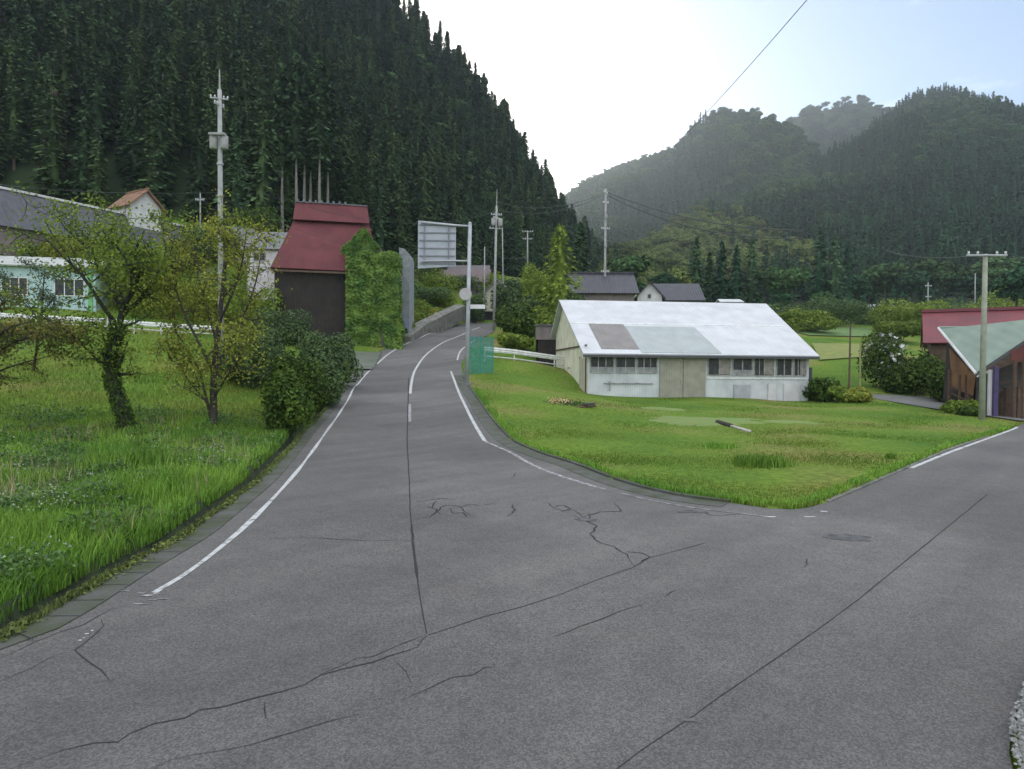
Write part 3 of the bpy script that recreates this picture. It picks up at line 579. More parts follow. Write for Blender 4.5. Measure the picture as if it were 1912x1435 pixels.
# ------------------------------------------------------------------ haze: the air of the valley
hz = MB().box(-420,760,-60,1120,-3,420).build('haze', bpy.data.materials.new('haze')); hz['kind'] = 'stuff'
hm_ = hz.data.materials[0]; hm_.use_nodes = True; ht = hm_.node_tree; ht.nodes.clear(); ho = ht.nodes.new('ShaderNodeOutputMaterial'); hv = ht.nodes.new('ShaderNodeVolumePrincipled')
hv.inputs['Color'].default_value = (.80,.90,1.0,1); hv.inputs['Density'].default_value = HAZE; hv.inputs['Anisotropy'].default_value = .6; ht.links.new(hv.outputs['Volume'], ho.inputs['Volume'])

# ------------------------------------------------------------------ buildings
M_ROOFW = mat('pale_metal_roof', (.56,.565,.575), (.47,.475,.485), scale=.8, rough=.8, spec=.2, stripes=('X',.35,.35))
M_ROOFT = mat('bleached_tan_sheet', (.23,.21,.20), (.19,.175,.165), scale=1.2, rough=.8, stripes=('X',.35,.35))
M_ROOFP = mat('pale_grey_green_sheet', (.36,.385,.38), (.31,.335,.33), scale=1.2, rough=.8, stripes=('X',.35,.35))
M_WALLW = mat('bluish_white_sheet', (.56,.58,.58), (.42,.44,.44), scale=1.0, rough=.7, stripes=('X',.16,.3))
M_WALLC = mat('cream_corrugated', (.80,.76,.60), (.62,.58,.44), scale=1.1, rough=.7, stripes=('Y',.5,.9))
M_DOORB = mat('faded_beige_sheet', (.31,.30,.235), (.25,.24,.19), scale=2, rough=.8, stripes=('X',.12,.3))
M_GLASS = mat('dusty_glass', (.022,.025,.027), (.06,.06,.06), scale=2.5, rough=.4, spec=.25)
M_FRAME = mat('grey_wood_frame', (.38,.38,.36), (.2,.19,.18), scale=3)
M_REDR = mat('faded_red_metal', (.155,.052,.056), (.115,.040,.044), scale=.7, rough=.85, spec=.15, stripes=('X',.45,.35))
M_REDB = mat('bright_red_metal', (.17,.032,.040), (.12,.026,.034), scale=.7, rough=.6, stripes=('X',.45,.3))
M_GRNR = mat('pale_green_metal', (.22,.28,.225), (.16,.215,.17), scale=.7, rough=.6, stripes=('X',.4,.3))
M_TILE = mat('dark_roof_tile', (.040,.038,.048), (.026,.025,.033), scale=1.2, rough=.55, stripes=('X',.3,.8))
M_TILEG = mat('grey_roof', (.16,.165,.18), (.11,.115,.13), scale=1.2, rough=.6, stripes=('X',.3,.5))
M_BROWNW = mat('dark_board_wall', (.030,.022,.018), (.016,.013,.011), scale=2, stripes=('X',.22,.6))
M_PLAST = mat('white_plaster', (.62,.60,.60), (.50,.48,.48), scale=1.2)
M_TEAL = mat('pale_teal_wall', (.40,.54,.53), (.33,.46,.46), scale=1.0, rough=.7)
M_TERRA = mat('terracotta_roof', (.27,.145,.085), (.17,.09,.055), scale=1.4, stripes=('X',.28,.7))
M_ORNG = mat('orange_boards', (.22,.105,.045), (.13,.06,.03), scale=1.5, stripes=('X',.25,.5))
M_BRW = mat('brown_timber', (.12,.075,.05), (.07,.045,.03), scale=3)
M_PURP = mat('purple_cloth', (.075,.055,.14), (.05,.04,.10), scale=3)
M_GRYW = mat('grey_brown_wall', (.20,.165,.15), (.14,.12,.11), scale=1.5)
M_NET = mat('teal_net', (.05,.27,.22), (.03,.19,.15), scale=5)
def gable_house(name, label, cat, A, ang, w, d, e1, e2, hr, rd, wallm, roofm, ov=.4, zb=-1.0, gablem=None, th=.10, x0=0, ridge_cap=None, group=None, roofx=None):
    """ridge along local x; front is y=0; front eave e1, rear eave e2, ridge height hr at y = rd*d; the gable ends get their own part"""
    t = thing(name, label, cat, A, ang, group); m = MB(); m.box(0,w,0,.12,zb,e1-.02); m.build('wall', wallm, t); MB().box(0,w,d-.12,d,zb,e2-.02).build('wall', wallm, t)
    for x in (0,w-.12):
        MB().add([(x,.123,zb),(x,d-.123,zb),(x,d-.123,e2-.05),(x,rd*d,hr-.06),(x,.123,e1-.05),(x+.12,.123,zb),(x+.12,d-.123,zb),(x+.12,d-.123,e2-.05),(x+.12,rd*d,hr-.06),(x+.12,.123,e1-.05)],
            [(0,1,2,3,4),(9,8,7,6,5),(0,5,6,1),(1,6,7,2),(2,7,8,3),(3,8,9,4),(4,9,5,0)]).build('gable', gablem or wallm, t)
    s1 = (hr-e1)/(rd*d); s2 = (hr-e2)/((1-rd)*d) ; a,b = -ov, w+ov; r = MB()
    if roofx: a,b = roofx
    skw = .95 if roofx else 0; r.slab([(a,-ov,e1-ov*s1+th),(b,-ov,e1-ov*s1+th),(b+skw,rd*d,hr+th),(a,rd*d,hr+th)], th); r.slab([(a,rd*d,hr+th),(b+skw,rd*d,hr+th),(b+skw*1.1,d+ov,e2-ov*s2+th),(a,d+ov,e2-ov*s2+th)], th)
    ro = r.build('roof', roofm, t)
    if ridge_cap: MB().box(a-.05,b+.05,rd*d-.2,rd*d+.2,hr+th-.05,hr+th+.16).build('ridge_cap', ridge_cap, ro)
    t['_s1'] = s1; del t['_s1']; return t, ro
def window(t, x0,x1,z0,z1, y=0.0, axis='x', n=2, frame=M_FRAME, pane=M_GLASS, name='window', f=.06):
    """window on the front wall (axis x, facing -y) or on the left gable (axis y, facing -x)"""
    def B(m,a,b,c,d_,e,g): (m.box(a,b,y+c,y+d_,e,g) if axis=='x' else m.box(y+c,y+d_,a,b,e,g))
    m = MB(); B(m,x0,x1,-.07,-.003,z0,z0+f); B(m,x0,x1,-.07,-.003,z1-f,z1)
    for k in range(n+1):
        xx = x0+(x1-x0-f)*k/n; B(m,xx,xx+f,-.068,-.0035,z0+f,z1-f)
    fr = m.build(name, frame, t); p = MB(); B(p,x0+f*.5,x1-f*.5,-.03,-.004,z0+f*.5,z1-f*.5); p.build('pane', pane, fr); return fr

# --- the long white barn
bA = W(1097,735,44); bz = .62; ang = R(5.6)
barn,_ro = gable_house('barn', 'long white metal roofed barn with beige double doors standing on the mown meadow', 'barn', (bA.x,bA.y,bz), ang, 15.3, 13.0, 3.12, 4.9, 7.35, .70, M_WALLW, M_ROOFW, ov=.5, gablem=M_WALLC, zb=-.8, roofx=(-.42,15.75))
s1 = (7.35-3.12)/(.70*13)
def rp(x,y,dz): return (x,y,3.12+y*s1+.10+dz)
MB().slab([rp(.95,.15,.035),rp(3.5,.15,.035),rp(3.5,4.3,.035),rp(.95,4.3,.035)],.03).build('tan_roof_patch', M_ROOFT, _ro)['label'] = 'tan weathered roof sheets near the left end'
MB().slab([rp(3.55,-.35,.034),rp(9.0,-.35,.034),rp(8.7,4.0,.034),rp(3.55,4.0,.034)],.03).build('grey_roof_patch', M_ROOFP, _ro)['label'] = 'dull grey green roof sheets in the middle'
MB().slab([rp(-.40,4.4,.03),rp(15.7,4.4,.03),rp(15.7,4.5,.03),rp(-.40,4.5,.03)],.05).build('sheet_seam', M_WHITE, _ro)
MB().box(-.42,15.75,-.56,-.48,3.12-.5*s1-.14,3.12-.5*s1+.02).build('gutter', M_DARKST, _ro)
dr = MB().box(4.85,6.42,-.11,-.03,-.35,3.0).box(6.46,8.0,-.115,-.03,-.35,3.0).build('double_door', M_DOORB, barn)
MB().box(4.8,8.05,-.16,-.116,2.95,3.06).box(6.3,6.36,-.19,-.116,1.0,1.25).build('door_rail', M_FRAME, dr)
for k,(a,b) in enumerate([(.15,1.75),(1.85,3.2),(3.3,4.7),(8.15,9.75),(9.85,11.3),(11.4,12.8),(12.95,14.1),(14.2,15.1)]): 
    wz_ = 1.72 if a<8 else 1.6; wf_ = window(barn, a,b,wz_,2.82,n=[3,2,3,2,2,4,2,3][k],f=[.06,.05,.07,.06,.08,.05,.07,.06][k])
    if k in (0,1,2,4): MB().box(a+.07,b-.07,-.05,-.031,wz_+.06,wz_+.40).build('lower_pane', mat('frosted_glass',(.26,.27,.27),(.17,.18,.18),scale=3,rough=.5), wf_)
    if k in (3,5,7): MB().box(a+.5*(b-a),b-.07,-.052,-.031,wz_+.10,2.74).build('inner_board', mat('inner_board',(.30,.27,.24),(.2,.18,.16),scale=4), wf_)
MB().box(1.1,4.4,-.1,-.005,1.02,1.08).box(1.45,1.5,-.103,-.005,.55,1.2).build('wall_rail', M_FRAME, barn)
for a,b,c,dm in [(10.0,11.15,1.0,M_STEEL),(12.4,12.95,1.05,M_PLAST),(13.5,14.6,1.1,M_PLAST)]:
    MB().box(a,b,-.10,-.006,-.25,c).box(a+.1,a+.45,-.115,-.101,.25,c-.25).build('wall_panel', dm, barn)
MB().box(8.1,15.2,-.05,-.004,1.38,1.46).build('batten', M_WHITE, barn)
MB().box(-.09,-.012,.5,2.4,-.3,2.7).build('side_door', mat('cream_door',(.52,.48,.38),(.42,.38,.3),scale=2), barn)
MB().box(-.08,-.008,2.42,2.5,-.3,2.8).box(-.082,-.008,.42,.5,-.3,2.8).box(-.08,-.008,.2,12.8,3.5,3.6).build('door_frame', M_BRW, barn)
MB().box(-.07,-.008,6.5,7.0,2.0,2.12).build('hinge', M_FRAME, barn)
MB().box(15.33,15.6,.1,1.2,-.6,2.2).build('side_board', M_DARKST, barn)

# --- red roofed house with ivy annex on the left of the road
rA = W(508,628,57); rbase = h(rA.x,rA.y)-.1
zr = lambda py,px,d: zat(py,px,d)-rbase
red = thing('house', 'old house with a steep faded red metal roof beside the ivy annex', 'house', (rA.x,rA.y,rbase), R(13))
eave = zr(500,510,57); top = zr(404,560,61); cap = zr(384,560,61.5); Wd = 8.6
MB().box(.15,Wd,.3,6.7,-1.2,eave).build('wall', M_BROWNW, red)
r = MB(); r.slab([(-.1,-.35,eave),(Wd+.5,-.35,eave-.05),(Wd-.6,3.1,top),(1.75,3.1,top)],.14).slab([(1.75,3.1,top),(Wd-.6,3.1,top),(Wd+.5,7.2,eave),(-.1,7.2,eave)],.14)
r.add([(-.1,-.35,eave-.1),(1.75,3.1,top-.1),(-.1,7.2,eave-.1),(0.0,-.3,eave-.2),(1.85,3.1,top-.2),(0.0,7.15,eave-.2)],[(0,1,2),(5,4,3),(0,3,4,1),(1,4,5,2)])
r.add([(Wd+.5,-.35,eave-.1),(Wd-.6,3.1,top-.1),(Wd+.5,7.2,eave-.1),(Wd+.4,-.3,eave-.2),(Wd-.7,3.1,top-.2),(Wd+.4,7.15,eave-.2)],[(2,1,0),(3,4,5),(1,4,3,0),(2,5,4,1)])
ro = r.build('roof', M_REDR, red)
c = MB().slab([(1.5,2.15,top-.62),(Wd-.45,2.15,top-.62),(Wd-.65,3.1,cap),(1.62,3.1,cap)],.1).slab([(1.62,3.1,cap),(Wd-.65,3.1,cap),(Wd-.45,4.05,top-.62),(1.5,4.05,top-.62)],.1).add([(1.6,2.25,top-.75),(1.6,3.95,top-.75),(1.68,3.1,cap-.08)],[(0,1,2)])
cp_ = c.build('ridge_roof', M_REDR, ro); m = MB()
for k in range(9): m.box(1.75+k*.52,1.75+k*.52+.16,2.9,3.3,cap+.005,cap+.26)
m.box(1.6,Wd-.65,3.04,3.16,cap+.01,cap+.10); m.build('ridge_ornament', M_TILEG, cp_)
MB().box(-.05,Wd+.4,-.36,-.28,eave-.32,eave-.16).build('fascia', M_BRW, red)
MB().box(0.02,.148,.35,.8,-.4,eave-1.6).build('side_post', M_FRAME, red)
# ivy annex
iA = W(652,641,58); iz = h(iA.x,iA.y)-.1; annex = thing('annex', 'small annex completely covered by green ivy beside the red roofed house', 'building', (iA.x,iA.y,iz), R(8)); annex.scale = (1.08,1,1)
za = lambda py,px,d: zat(py,px,d)-iz
zt = za(470,700,58); zp = za(425,690,58)
MB().box(.1,3.6,.2,5.0,-1.5,zt-.15).add([(.1,.2,zt-.15),(1.3,.2,zp-.2),(2.8,.2,zt-.15),(.1,5,zt-.15),(1.3,5,zp-.2),(2.8,5,zt-.15)],[(0,2,1),(3,4,5),(0,1,4,3),(1,2,5,4)]).build('wall', M_GRYW, annex)
n = 24000; q = RG.random((n,3)); side = RG.random(n); P = np.empty((n,3)); Nn = np.zeros((n,3)); bl = lambda a: .10+.22*np.abs(np.sin(a))
f = side<.52; P[f] = np.stack([-.25+q[f,0]*4.15, .1-.3*q[f,2], -.6+q[f,1]*(zt+.6)],1); Nn[f] = (0,-1,.3)
f = (side>=.52)&(side<.70); P[f] = np.stack([3.65+.35*q[f,2], q[f,0]*5.0, -.6+q[f,1]*(zt+.6)],1); Nn[f] = (1,0,.3)
f = (side>=.70)&(side<.86); xx = -.5+q[f,0]*4.2; P[f] = np.stack([xx, q[f,2]*5.0, zt+.1*q[f,1]+np.maximum(0,1-np.abs(xx-1.0)/1.7)*(zp-zt)*(1 if True else 0)],1); Nn[f] = (0,-.2,1)
f = side>=.86; xx = -.6+q[f,0]*3.1; P[f] = np.stack([xx, -.12*q[f,2]+.1, zt-.3+q[f,1]*(.3+np.maximum(0,1-np.abs(xx-1.0)/1.65)*(zp-zt))],1); Nn[f] = (0,-1,.5)
wob = np.array([mnoise.noise(Vector(tuple(p*1.1))) for p in P]); P += Nn*(wob[:,None]*.40)
P[:,0] += np.where((P[:,0]>2.5)&(P[:,2]<2.6), .35*(1-P[:,2]/2.6), 0)
V,Fq = leaf_arrays(P,.21,.1,.8,Nn); link(bpy.data.objects.new('ivy', npmesh('ivy',V,Fq,M_IVY)), annex)
# white drum-like shed beside the ivy
bd_ = W(752,500,64); bdz = h(bd_.x,bd_.y); sh = thing('shed', 'narrow pale shed with rounded roof edge just right of the ivy covered annex', 'shed', (bd_.x-.35,bd_.y,bdz))
zt_ = zat(462,752,64)-bdz
MB().prism([(0,-.5),(1.0,-.5),(1.0,zt_-1.0),(.85,zt_-.5),(.5,zt_-.1),(0,zt_)],0,3).build('wall', mat('pale_shed',(.26,.28,.28),(.18,.20,.21),scale=2), sh); MB().box(.15,.95,-.05,-.002,.8,2.1).build('shutter', mat('blue_grey_shutter',(.22,.26,.36),(.18,.22,.3)), sh)

# --- left: teal building, long grey roofed building, storehouse, small grey roofs
tA = W(-120,578,52); tz = h(tA.x,tA.y)-.2; tl,_r = gable_house('teal_building', 'pale teal walled building with a pale grey roof behind the guard rail on the left', 'building', (tA.x,tA.y,tz), R(10), 11.4,6, 3.9,3.9,4.9,.5, M_TEAL, mat('pale_grey_roof',(.42,.43,.40),(.34,.35,.33),scale=1,stripes=('X',.5,.4)), ov=.5)
for a,b in [(1.4,3.2),(4.6,6.5),(8.4,10.6)]: window(tl, a,b,1.5,2.9,n=3,frame=M_WHITE)
MB().box(10.9,11.2,-.12,-.005,-.4,3.6).build('corner_pipe', mat('green_pipe',(.16,.42,.16),(.12,.34,.12)), tl)
lA = W(-12,410,58); lz = zat(408,0,58)-2.0; ll,_r = gable_house('long_building', 'long dark building with a pale ridge line high on the left bank', 'building', (lA.x,lA.y,lz), R(61), 19,5.0, 2.1,2.1, zat(350,-20,60)-lz,.5, M_GRYW, mat('dark_slate',(.10,.10,.115),(.07,.07,.08),scale=1.5,stripes=('X',.45,.9)), ov=.6, ridge_cap=M_PLAST)
kA = W(262,406,72); kz = h(kA.x,kA.y)
kA = W(243,408,70); kz = zat(408,290,70)-.2; kw_ = 5.4
st = thing('storehouse', 'small white plastered storehouse with terracotta tiled roof on the slope', 'storehouse', (kA.x,kA.y,kz-1.2), R(60))
st_w, st_d, st_e, st_h = 3.4,3.2,3.1,4.7
# gable faces the viewer's right: ridge along local y
MB().prism([(0,-2.0),(st_w,-2.0),(st_w,st_e),(st_w/2,st_h-.1),(0,st_e)],0,st_d).build('wall', M_PLAST, st)
rr = MB(); sl_ = (st_h-st_e)/(st_w/2)
rr.slab([(-.5,st_d+.4,st_e-.5*sl_+.1),(-.5,-.5,st_e-.5*sl_+.1),(st_w/2,-.5,st_h+.1),(st_w/2,st_d+.4,st_h+.1)],.14).slab([(st_w/2,st_d+.4,st_h+.1),(st_w/2,-.5,st_h+.1),(st_w+.5,-.5,st_e-.5*sl_+.1),(st_w+.5,st_d+.4,st_e-.5*sl_+.1)],.14)
rf_ = rr.build('roof', M_TERRA, st); MB().tube([(st_w/2,-.55,st_h+.16),(st_w/2,st_d+.45,st_h+.16)],.10,8).build('ridge_cap', M_TERRA, rf_)
fw = MB().box(2.2,2.6,-.06,-.003,1.9,2.5).build('window', M_BRW, st); MB().box(2.25,2.55,-.08,-.061,1.95,2.45).build('pane', M_GLASS, fw)
def small_house(name,label,px,py,d,w,dep,e,hr,ang,wm,rm,n=0,rd=.5,ov=.35,zoff=0):
    A = W(px,py,d); z = A.z+zoff; t,_ = gable_house(name,label,'house',(A.x,A.y,z),R(ang),w,dep,e,e,hr,rd,wm,rm,ov=ov,zb=-3.0)
    for k in range(n): window(t, w*(k+.25)/n, w*(k+.75)/n, e*.35,e*.75,n=2)
    return t
small_house('house','grey roofed house with a white wall just left of the steep red roof',462,500,64,4.5,5,2.0,3.9,6,M_PLAST,M_TILEG,n=2)
small_house('house','small pale grey roofed hut behind the yellowing tree',430,470,70,2.4,3,1.6,2.9,20,M_PLAST,M_TILEG)
small_house('house','dark brown two roofed house behind the big road sign',822,560,100,7.0,6,2.8,4.9,-4,M_GRYW,mat('dull_brown_roof',(.16,.12,.12),(.12,.09,.09),stripes=('X',.4,.5)),n=3)
small_house('house','upper brown roofed house visible between sign panel and its pole',838,528,112,6.5,5,1.6,3.3,0,M_BRW,mat('brown_grey_roof',(.15,.13,.13),(.11,.1,.1),stripes=('X',.4,.5)),n=2)
def gable_front(name,label,px,py,d,w,e,hr,ang,wm,rm,dep=6,win=None,ov=.35,th=.12):
    A = W(px,py,d); t = thing(name,label,'house',(A.x,A.y,A.z),R(ang)); MB().prism([(0,-3),(w,-3),(w,e),(w/2,hr-.08),(0,e)],0,dep).build('wall',wm,t); s = (hr-e)/(w/2); r = MB()
    r.slab([(-ov,dep,e-ov*s+th),(-ov,-ov,e-ov*s+th),(w/2,-ov,hr+th),(w/2,dep,hr+th)],th).slab([(w/2,dep,hr+th),(w/2,-ov,hr+th),(w+ov,-ov,e-ov*s+th),(w+ov,dep,e-ov*s+th)],th); r.build('roof',rm,t)
    if win: a,b,c,dd_ = win; f = MB().box(a,b,-.06,-.003,c,dd_).build('window',M_FRAME,t); MB().box(a+.07,b-.07,-.08,-.061,c+.07,dd_-.07).build('pane',M_GLASS,f)
    return t
gable_front('house','cream gabled house beyond the bend of the road, behind the leaning pole',902,585,92,4.0,2.7,4.6,-8,mat('cream_wall',(.40,.38,.29),(.32,.31,.24)),M_TILEG,win=(1.5,2.5,1.2,2.2))
gable_front('house','tiny white gabled hut left of the sign pole beyond the garden',815,545,98,2.0,1.5,2.4,12,M_PLAST,M_TILEG,dep=3)
# dark roofs behind the barn
dA = W(1062,575,72); t1,_ = gable_house('house','wide house with a dark tiled roof behind the left part of the barn roof','house',(dA.x,dA.y,dA.z-1),R(-2),7.0,8,2.8,2.8,zat(512,1100,76)-dA.z+1,.5,M_GRYW,M_TILE,ov=.5,ridge_cap=M_TILE)
gable_front('house','white gabled house end peeping over the barn roof',1190,590,75,2.7,2.3,zat(527,1208,75)-zat(590,1208,75),-6,M_PLAST,M_TILE,dep=7,ov=.45,win=(1.1,1.5,2.0,2.5))
eA = W(1228,580,80); gable_house('house','low dark tiled house right of the white gable','house',(eA.x,eA.y,eA.z-1),R(-3),5.2,7,2.4,2.4,zat(530,1260,83)-eA.z+1,.5,M_GRYW,M_TILE,ov=.4)
sA = W(1345,575,74); s0 = thing('cupola', 'small hut with a bright roof showing above the barn ridge', 'hut', (sA.x,sA.y,h(sA.x,sA.y)))
zz = zat(563,1345,74)-s0.location.z
MB().box(.1,2.4,0,1.8,-1,zz).build('wall', M_TILEG, s0); MB().slab([(-.1,-.2,zz),(2.6,-.2,zz),(2.5,1.0,zz+.4),(0,1.0,zz+.4)],.08).slab([(0,1.0,zz+.4),(2.5,1.0,zz+.4),(2.6,2.1,zz),(-.1,2.1,zz)],.08).build('roof', M_ROOFW, s0)
# greenhouses at the valley floor
def greenhouse(label,px,py,d,w,dep,hh_,ang):
    A = W(px,py,d); t = thing('greenhouse',label,'greenhouse',(A.x,A.y,A.z),R(ang)); pl_ = [(0,-1)]+[(dep/2-dep/2*math.cos(a),hh_*.5+hh_*.5*math.sin(a)) for a in [k*math.pi/8 for k in range(9)]]+[(dep,-1)]
    m = MB(); n_=len(pl_); m.add([(0,y,z) for y,z in pl_]+[(w,y,z) for y,z in pl_],[tuple(range(n_)),tuple(range(2*n_-1,n_-1,-1))]+[(i,i+n_,(i+1)%n_+n_,(i+1)%n_) for i in range(n_)]); m.build('cover',mat('plastic_film',(.50,.54,.54),(.42,.46,.46),rough=.4),t)
    m = MB(); 
    for k in range(6): m.box(w*k/5-.04,w*k/5+.04,-.08,-.02,-.5,hh_*.5)
    m.build('frame',M_STEEL,t)
greenhouse('long low plastic greenhouse right of the barn roof at the valley floor',1425,597,110,11,4,1.7,-12)
greenhouse('short pale greenhouse farther right among the terraces',1625,578,130,6,3.5,1.2,0)
# --- right hand houses
qA = W(1737,700,48); qz = h(qA.x,qA.y); q1,_ = gable_house('house','house with a bright red metal roof behind the pale green roof','house',(qA.x,qA.y,qz-.3),R(-30),7.2,6,zat(632,1740,47)-qz+.3,zat(632,1740,47)-qz+.3,zat(583,1740,50)-qz+.3,.5,M_BRW,M_REDB,ov=.5,ridge_cap=M_REDB)
window(q1,.6,1.9,.9,2.0,frame=M_WHITE,pane=mat('curtain',(.4,.4,.4))); window(q1,2.2,3.4,.9,2.0,frame=M_WHITE,pane=mat('curtain',(.4,.4,.4)))
# green roofed open building: gable shaped roof whose valley corner points down toward the viewer
gA = W(1838,782,36); gz = h(gA.x,gA.y)
gh = thing('house','building with a large pale green roof and orange gable boards at the right edge','house',(gA.x,gA.y,gz),0)
def LP(px,py,d): v = W(px,py,d); return (v.x-gA.x,v.y-gA.y,v.z-gz)
A0 = LP(1752,612,40); A1 = LP(1990,612,41); B0 = LP(1822,697,35.2); B1 = LP(1990,585,34)
MB().slab([B0,B1,A1,A0],.10).build('roof', M_GRNR, gh)
C0 = LP(1716,630,43)
def quad(name,pts,m,parent,th=.1): return MB().slab(pts,th).build(name,m,parent)
quad('gable_board',[LP(1778,720,38.4),LP(1814,738,36.0),LP(1819,700,35.7),LP(1772,650,39.0)],M_ORNG,gh,.08)
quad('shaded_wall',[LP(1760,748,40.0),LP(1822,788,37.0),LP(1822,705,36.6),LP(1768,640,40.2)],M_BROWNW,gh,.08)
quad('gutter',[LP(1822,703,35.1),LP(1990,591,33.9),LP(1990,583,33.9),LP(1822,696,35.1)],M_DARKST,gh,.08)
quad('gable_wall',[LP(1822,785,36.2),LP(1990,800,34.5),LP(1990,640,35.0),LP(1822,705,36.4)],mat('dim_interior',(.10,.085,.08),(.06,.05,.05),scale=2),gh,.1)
quad('red_panel',[LP(1888,676,34.6),LP(1990,676,34.2),LP(1990,610,34.2),LP(1888,654,34.6)],mat('red_panel',(.13,.035,.03)),gh,.06)
for (x,y0,y1,d,wd,m_) in [(1847,770,690,34.9,.16,M_PLAST),(1858,772,684,34.7,.22,M_PURP),(1893,768,672,34.4,.16,M_BRW),(1910,775,668,34.0,.12,M_BRW),(1772,762,690,37.6,.14,M_BRW),(1808,765,735,36.3,.14,M_BRW)]:
    a = LP(x,y0,d); b = LP(x,y1,d); MB().box(a[0]-wd/2,a[0]+wd/2,a[1]-.06,a[1]+.06,-.3,b[2]).build('post', m_, gh)
fr = thing('firewood_rack','low rack of stacked firewood under the orange gable boards','firewood',tuple(W(1775,770,37)[i] if i<2 else gz for i in range(3)))
for k in range(26):
    x = .1+(k%9)*.17; z = .15+(k//9)*.17+.02*random.random(); MB().tube([(x,-.05+.05*random.random(),z),(x,.45,z)],.075,7).build('log', M_BRW, fr)
MB().box(0,1.7,.1,.35,-.2,.06).build('rail', M_FRAME, fr)
# shed behind the rail, left of the barn
xA = W(1002,652,58); xz = h(xA.x,xA.y); x1 = thing('shed','small brown shed behind the white guard rail next to the barn','shed',(xA.x,xA.y,xz-.2)); zh = zat(608,1002,58)-xz+.2
MB().box(0,2.2,0,2.5,-.5,zh-1.2).box(0,.1,0,.1,-.5,zh).build('wall', M_BROWNW, x1); MB().box(-.05,2.3,-.1,2.5,zh-1.2,zh).build('upper_wall', M_GRYW, x1); MB().slab([(-.2,-.3,zh+.1),(2.5,-.3,zh+.1),(2.5,2.7,zh+.25),(-.2,2.7,zh+.25)],.08).build('roof', M_TILEG, x1)

# ------------------------------------------------------------------ rails, fences, walls, sign
def guard_rail(label, pts, hgt=.75, step=2.0, beam=(.28,), posts_m=M_WHITE, drop=0.0):
    P = resample(pts, step); c = P[0]; t = thing('guard_rail', label, 'guard rail', (c.x,c.y,h(c.x,c.y)))
    Q = [Vector((p.x-c.x,p.y-c.y,p.z-t.location.z)) for p in P]
    for zc,hh2 in beam:
        m = MB(); V = []; F = []
        for q in Q:
            for dz,dy in ((0,0),(hh2*.3,-.05),(hh2*.5,0),(hh2*.7,-.05),(hh2,0)): V.append((q.x,q.y-.04+dy,q.z+zc+dz))
        for i in range(len(Q)-1):
            for k in range(4): a = i*5+k; F.append((a,a+5,a+6,a+1))
        m.add(V,F); m.add([(x,y+.012,z) for x,y,z in V],[f[::-1] for f in F]); m.build('beam', M_WHITE, t)
    for q in Q: MB().tube([(q.x,q.y+.05,q.z-.4),(q.x,q.y+.05,q.z+hgt)],.05,8).build('post', posts_m, t)
def gz_line(lst): return [Vector((p.x,p.y,h(p.x,p.y))) for p in [W(*q) for q in lst]]
def raw_line(lst, base=True): return [W(*q) for q in lst]
guard_rail('white guard rail along the lane in front of the teal building', raw_line([(-200,596,49),(0,603,49),(200,614,49),(300,622,48.5),(400,628,48.5)]), .85, 2.0, ((.42,.34),(.14,.08)))
guard_rail('white guard rail beyond the meadow left of the barn', raw_line([(905,675,50.5),(960,680,51.5),(1035,690,52.5),(1060,692,53)]), 1.15, 1.7, ((.78,.38),(.38,.10)))
# teal net fence
n1 = W(874,684,44); nf = thing('net_fence','teal mesh net fence panel behind the sign pole','fence',(n1.x,n1.y,h(n1.x,n1.y)-.1)); m = MB()
nh = zat(630,890,46)-nf.location.z
for k in range(27):
    a = k*.06; m.slab([(a,a,.08),(a+.03,a+.03,.08),(a+.03,a+.03,nh-.05),(a,a,nh-.03)],.012)
for k in range(18):
    zz = .08+(nh-.15)*k/17; m.slab([(0,-.015,zz),(1.6,1.585,zz),(1.6,1.585,zz+.045),(0,-.015,zz+.045)],.012)
m.build('net', M_NET, nf) 
for k in range(3): MB().tube([(k*.8,k*.8-.05,-.3),(k*.8,k*.8-.05,nh)],.035,6).build('post', mat('teal_post',(.05,.30,.24)), nf)
# retaining wall and ramp on the left side of the far road
rw1 = [W(770,637,63),W(800,622,68),W(845,592,76),W(872,578,82)]; o0 = rw1[0]
rw = thing('retaining_wall','pale concrete retaining wall climbing along the left side of the far road','retaining wall',tuple(o0)); V = []; F = []
tops = [zat(628,770,63),zat(605,800,68),zat(582,845,76),zat(570,872,82)]
for p,tz_ in zip(rw1,tops):
    for dx,z in ((0,p.z-1.2),(0,tz_),(-1.1,tz_+.15),(-1.1,p.z-1.2)): V.append((p.x-o0.x-.2+dx,p.y-o0.y,z-o0.z))
for i in range(3):
    for k in range(4): a = i*4+k; b = i*4+(k+1)%4; F.append((a,b,b+4,a+4))
F += [(0,3,2,1),(12,13,14,15)]; MB().add(V,F).build('wall_body', M_CONC, rw)
dw1 = W(850,606,84); dw = thing('stone_wall','dark stone wall at the far end of the road','wall',(dw1.x,dw1.y+3,dw1.z-1)); zz = zat(582,880,87)-dw.location.z
MB().slab([(0,0,-.5),(5.6,.4,-.5),(5.6,.8,zz),(0,.4,zz)],.5).build('wall_body', mat('dark_stone',(.05,.045,.045),(.03,.028,.03),scale=3,bump=.6), dw); MB().box(-.1,5.7,.1,.9,zz,zz+.15).build('coping', M_CONC, dw)
